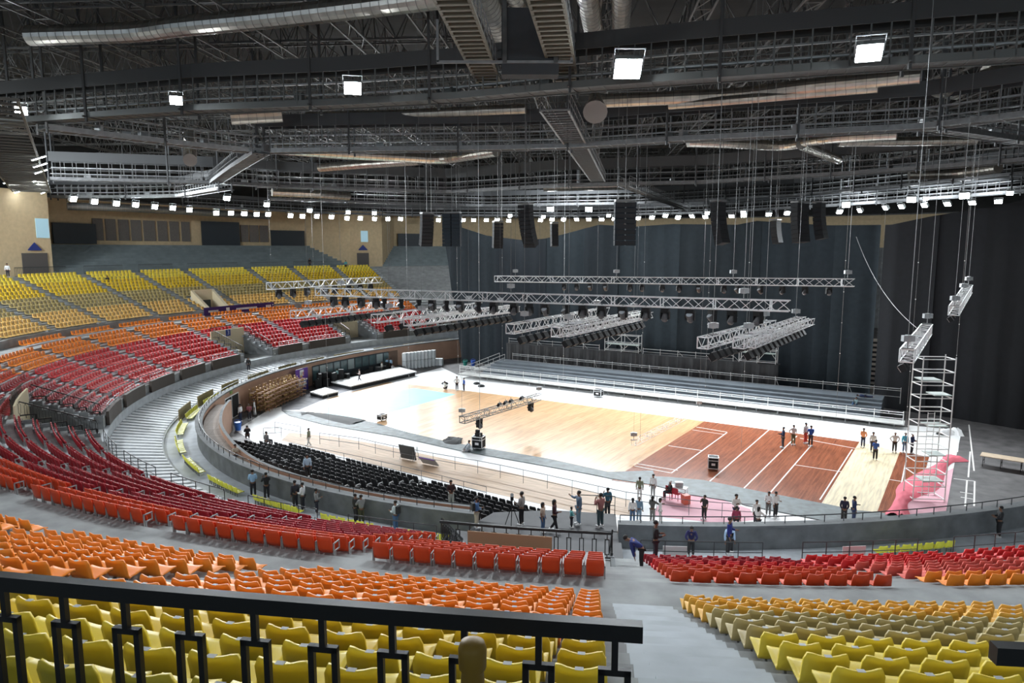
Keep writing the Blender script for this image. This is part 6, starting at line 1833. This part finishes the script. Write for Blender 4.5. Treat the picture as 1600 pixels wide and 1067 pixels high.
fx('person in a white shirt and black trousers, right of the pair by the tarpaulin', 1211, 808, 768, .9, top=W, legs=K_, arms=('hold', 'down'))
fx('person with hands behind the back in a black and blue top at the parapet', 1318, 816, 776, B_, top=(.02, .02, .05), legs=K_, arms=('back', 'back'))
fx('person in navy with one arm bent beside the one with hands behind the back', 1333, 817, 775, 1.9, top=NV, legs=(.03, .05, .12), arms=('hold', 'down'))
hx('person in blue bending down at the corner of the crimson seats', 1004, 824, -1.6, H=1.6, top=(.02, .035, .16), legs=K_, lean=1.1, arms=('reach', 'reach'))
hx('person in black standing behind the one bending down', 1025, 813, 1.8, top=K_, arms=('hold', 'hold'))
hx('person in navy leaning both arms on the block railing', 1081, 820, B_ * 0, H=1.6, top=(.02, .02, .09), legs=K_, arms=('lean', 'lean'), lean=.25)
p_ = RP(soff(at(1127, 803, 3.2))[0], 1.1, 1.6); person('person in a light blue shirt behind the tall one in royal blue', p_, cam_rz(p_) + .4, top=(.45, .6, .8), legs=K_)
p_ = at(1141, 808, 4.22); p_.z = 2.5; person('person in royal blue standing tall beside the crimson seats', p_, cam_rz(p_) + 1.4, 1.74, top=(.012, .02, .16), legs=K_, arms=('hold', 'down'))
hx('person in black leaning at the rim at the far right', 1565, 787, -1.2, top=K_, legs=K_, arms=('hold', 'hold'))
fx('person in navy holding a stick, leftmost of the four on the red court', 1223, 700, 667, -1.4, top=NV, legs=(.05, .06, .08), arms=('hold', 'hold'))
fx('person in a white shirt and patterned trousers, second of four on the red court', 1239, 695, 664, .4, top=W, legs=(.15, .17, .09), arms=('hold', 'hip'))
fx('person in white with red shorts, third of four on the red court', 1258, 693, 660, 1.0, top=(.6, .58, .55), legs=(.6, .08, .06))
fx('person in a bright blue shirt with arms behind, rightmost of four on the red court', 1266, 697, 665, .3, top=BL, arms=('back', 'back'), sleeves='short')
fx('person in an orange shirt at the back of the pale floor strip', 1348, 699, 669, -.3, top=OR_, legs=(.04, .05, .10), arms=('back', 'back'))
fx('person in a white shirt behind the one in blue on the pale strip', 1363, 706, 675, .2, top=W)
fx('person in a blue shirt seen from behind on the pale floor strip', 1367, 719, 687, B_, top=(.05, .12, .40), legs=K_, arms=('hold', 'hold'), sleeves='short')
fx('person in a loose white shirt and cap at the right of the pale strip', 1397, 707, 675, .2, top=W, legs=(.05, .05, .05), arms=('hip', 'hip'), hair=white_p)
fx('person in a cyan shirt and jeans near the scaffold tower', 1413, 707, 676, .4, top=CY, legs=JE, hair=BALD)
fx('person in navy partly behind the scaffold tower leg', 1424, 709, 677, 1.2, top=NV, arms=('hold', 'hold'))
p_ = sp_(u_for(1338, 4.2, 1.2), 4.0, .95); person('person in jeans sitting on the steps of the slate stand', p_, sang + B_ - .5, 1.6, top=(.2, .28, .3), legs=JE, pose='floor', arms=('reach', 'face'))
p_ = sp_(u_for(1366, 6, 1.4), 5.7, 1.55); lp = person('person lying on the top step of the slate stand in dark blue', p_ + Vector((0, 0, .12)), 0, 1.6, top=NV, legs=(.03, .04, .09)); lp.rotation_euler = (PI / 2 * -1, 0, sang + PI / 2 + 0)
p_, _h = by_feet(733, 704, .05); person('person in a pale shirt sitting on the tarpaulin beside the rack case', p_, cam_rz(p_) - 1.2, 1.6, top=(.5, .55, .6), legs=(.4, .42, .45), pose='floor', arms=('reach', 'reach'))
p_ = RP(px_s(484, 0, 13.5, 31.0), 31.0, Z_CON); person('dark silhouetted person standing behind the far barred railing', p_, cam_rz(p_), 1.7, top=K_)
p_ = RP(px_s(540.5, 0, 12.8, 29.0), 29.0, 12.57); person('person in a teal shirt and dark trousers at the top of the yellow seats', p_, cam_rz(p_), 1.6, top=(.1, .4, .45))
p_ = RP(px_s(12, 0, 13.5, 30.9), 30.9, Z_CON); person('person in a white shirt at the far left railing', p_, cam_rz(p_), 1.6, top=W)
p_ = RP(px_s(167, 0, 12.2, 27.4), 27.3, 11.58); person('person in dark clothes sitting among the top yellow seats', p_, cam_rz(p_), 1.6, top=K_, pose='sit')
p_ = RP(px_s(388, 0, 3.4, 5.0), 5.0, 2.25); person('person in black at the foot of the far stair opening', p_, cam_rz(p_), 1.6, top=K_)
bpy.context.view_layer.update()
dg = bpy.context.evaluated_depsgraph_get()
for o, nm, m, root, _ in PEND:
    me = bpy.data.meshes.new_from_object(o.evaluated_get(dg)); me.materials.clear(); me.materials.append(m)
    q = bpy.data.objects.new(nm, me); COL.objects.link(q); q.parent = root
for o, *_ in PEND: bpy.data.objects.remove(o)
# tripod camera on the centre deck
tp, _h = by_feet(800, 823, 2.3); t3 = thing('tripod_camera', 'black video camera on a tall tripod on the centre deck', 'camera', tp)
for k in range(3):
    a = k * 2.1 + .4; b = MB(); b.bar((math.cos(a) * .42, math.sin(a) * .42, .02), (0, 0, 1.15), .022, 5); b.build('tripod_leg', blackish, t3)
b = MB(); b.bar((0, 0, 1.1), (0, 0, 1.4), .035, 6); b.build('column', blackish, t3)
b = MB(); b.box((0, .05, 1.52), (.16, .42, .2)); b.box((0, -.2, 1.58), (.1, .16, .12)); b.build('camera_body', blackish, t3)
MB().lathe([(.06, 0), (.07, .18)], (0, .26, 1.52), 10, M=Matrix.Rotation(-PI / 2, 3, 'X')).build('camera_lens', blackish, t3)
b = MB(); b.bar((.1, -.1, 1.4), (.35, -.5, 1.25), .015, 4); b.build('pan_handle', blackish, t3)
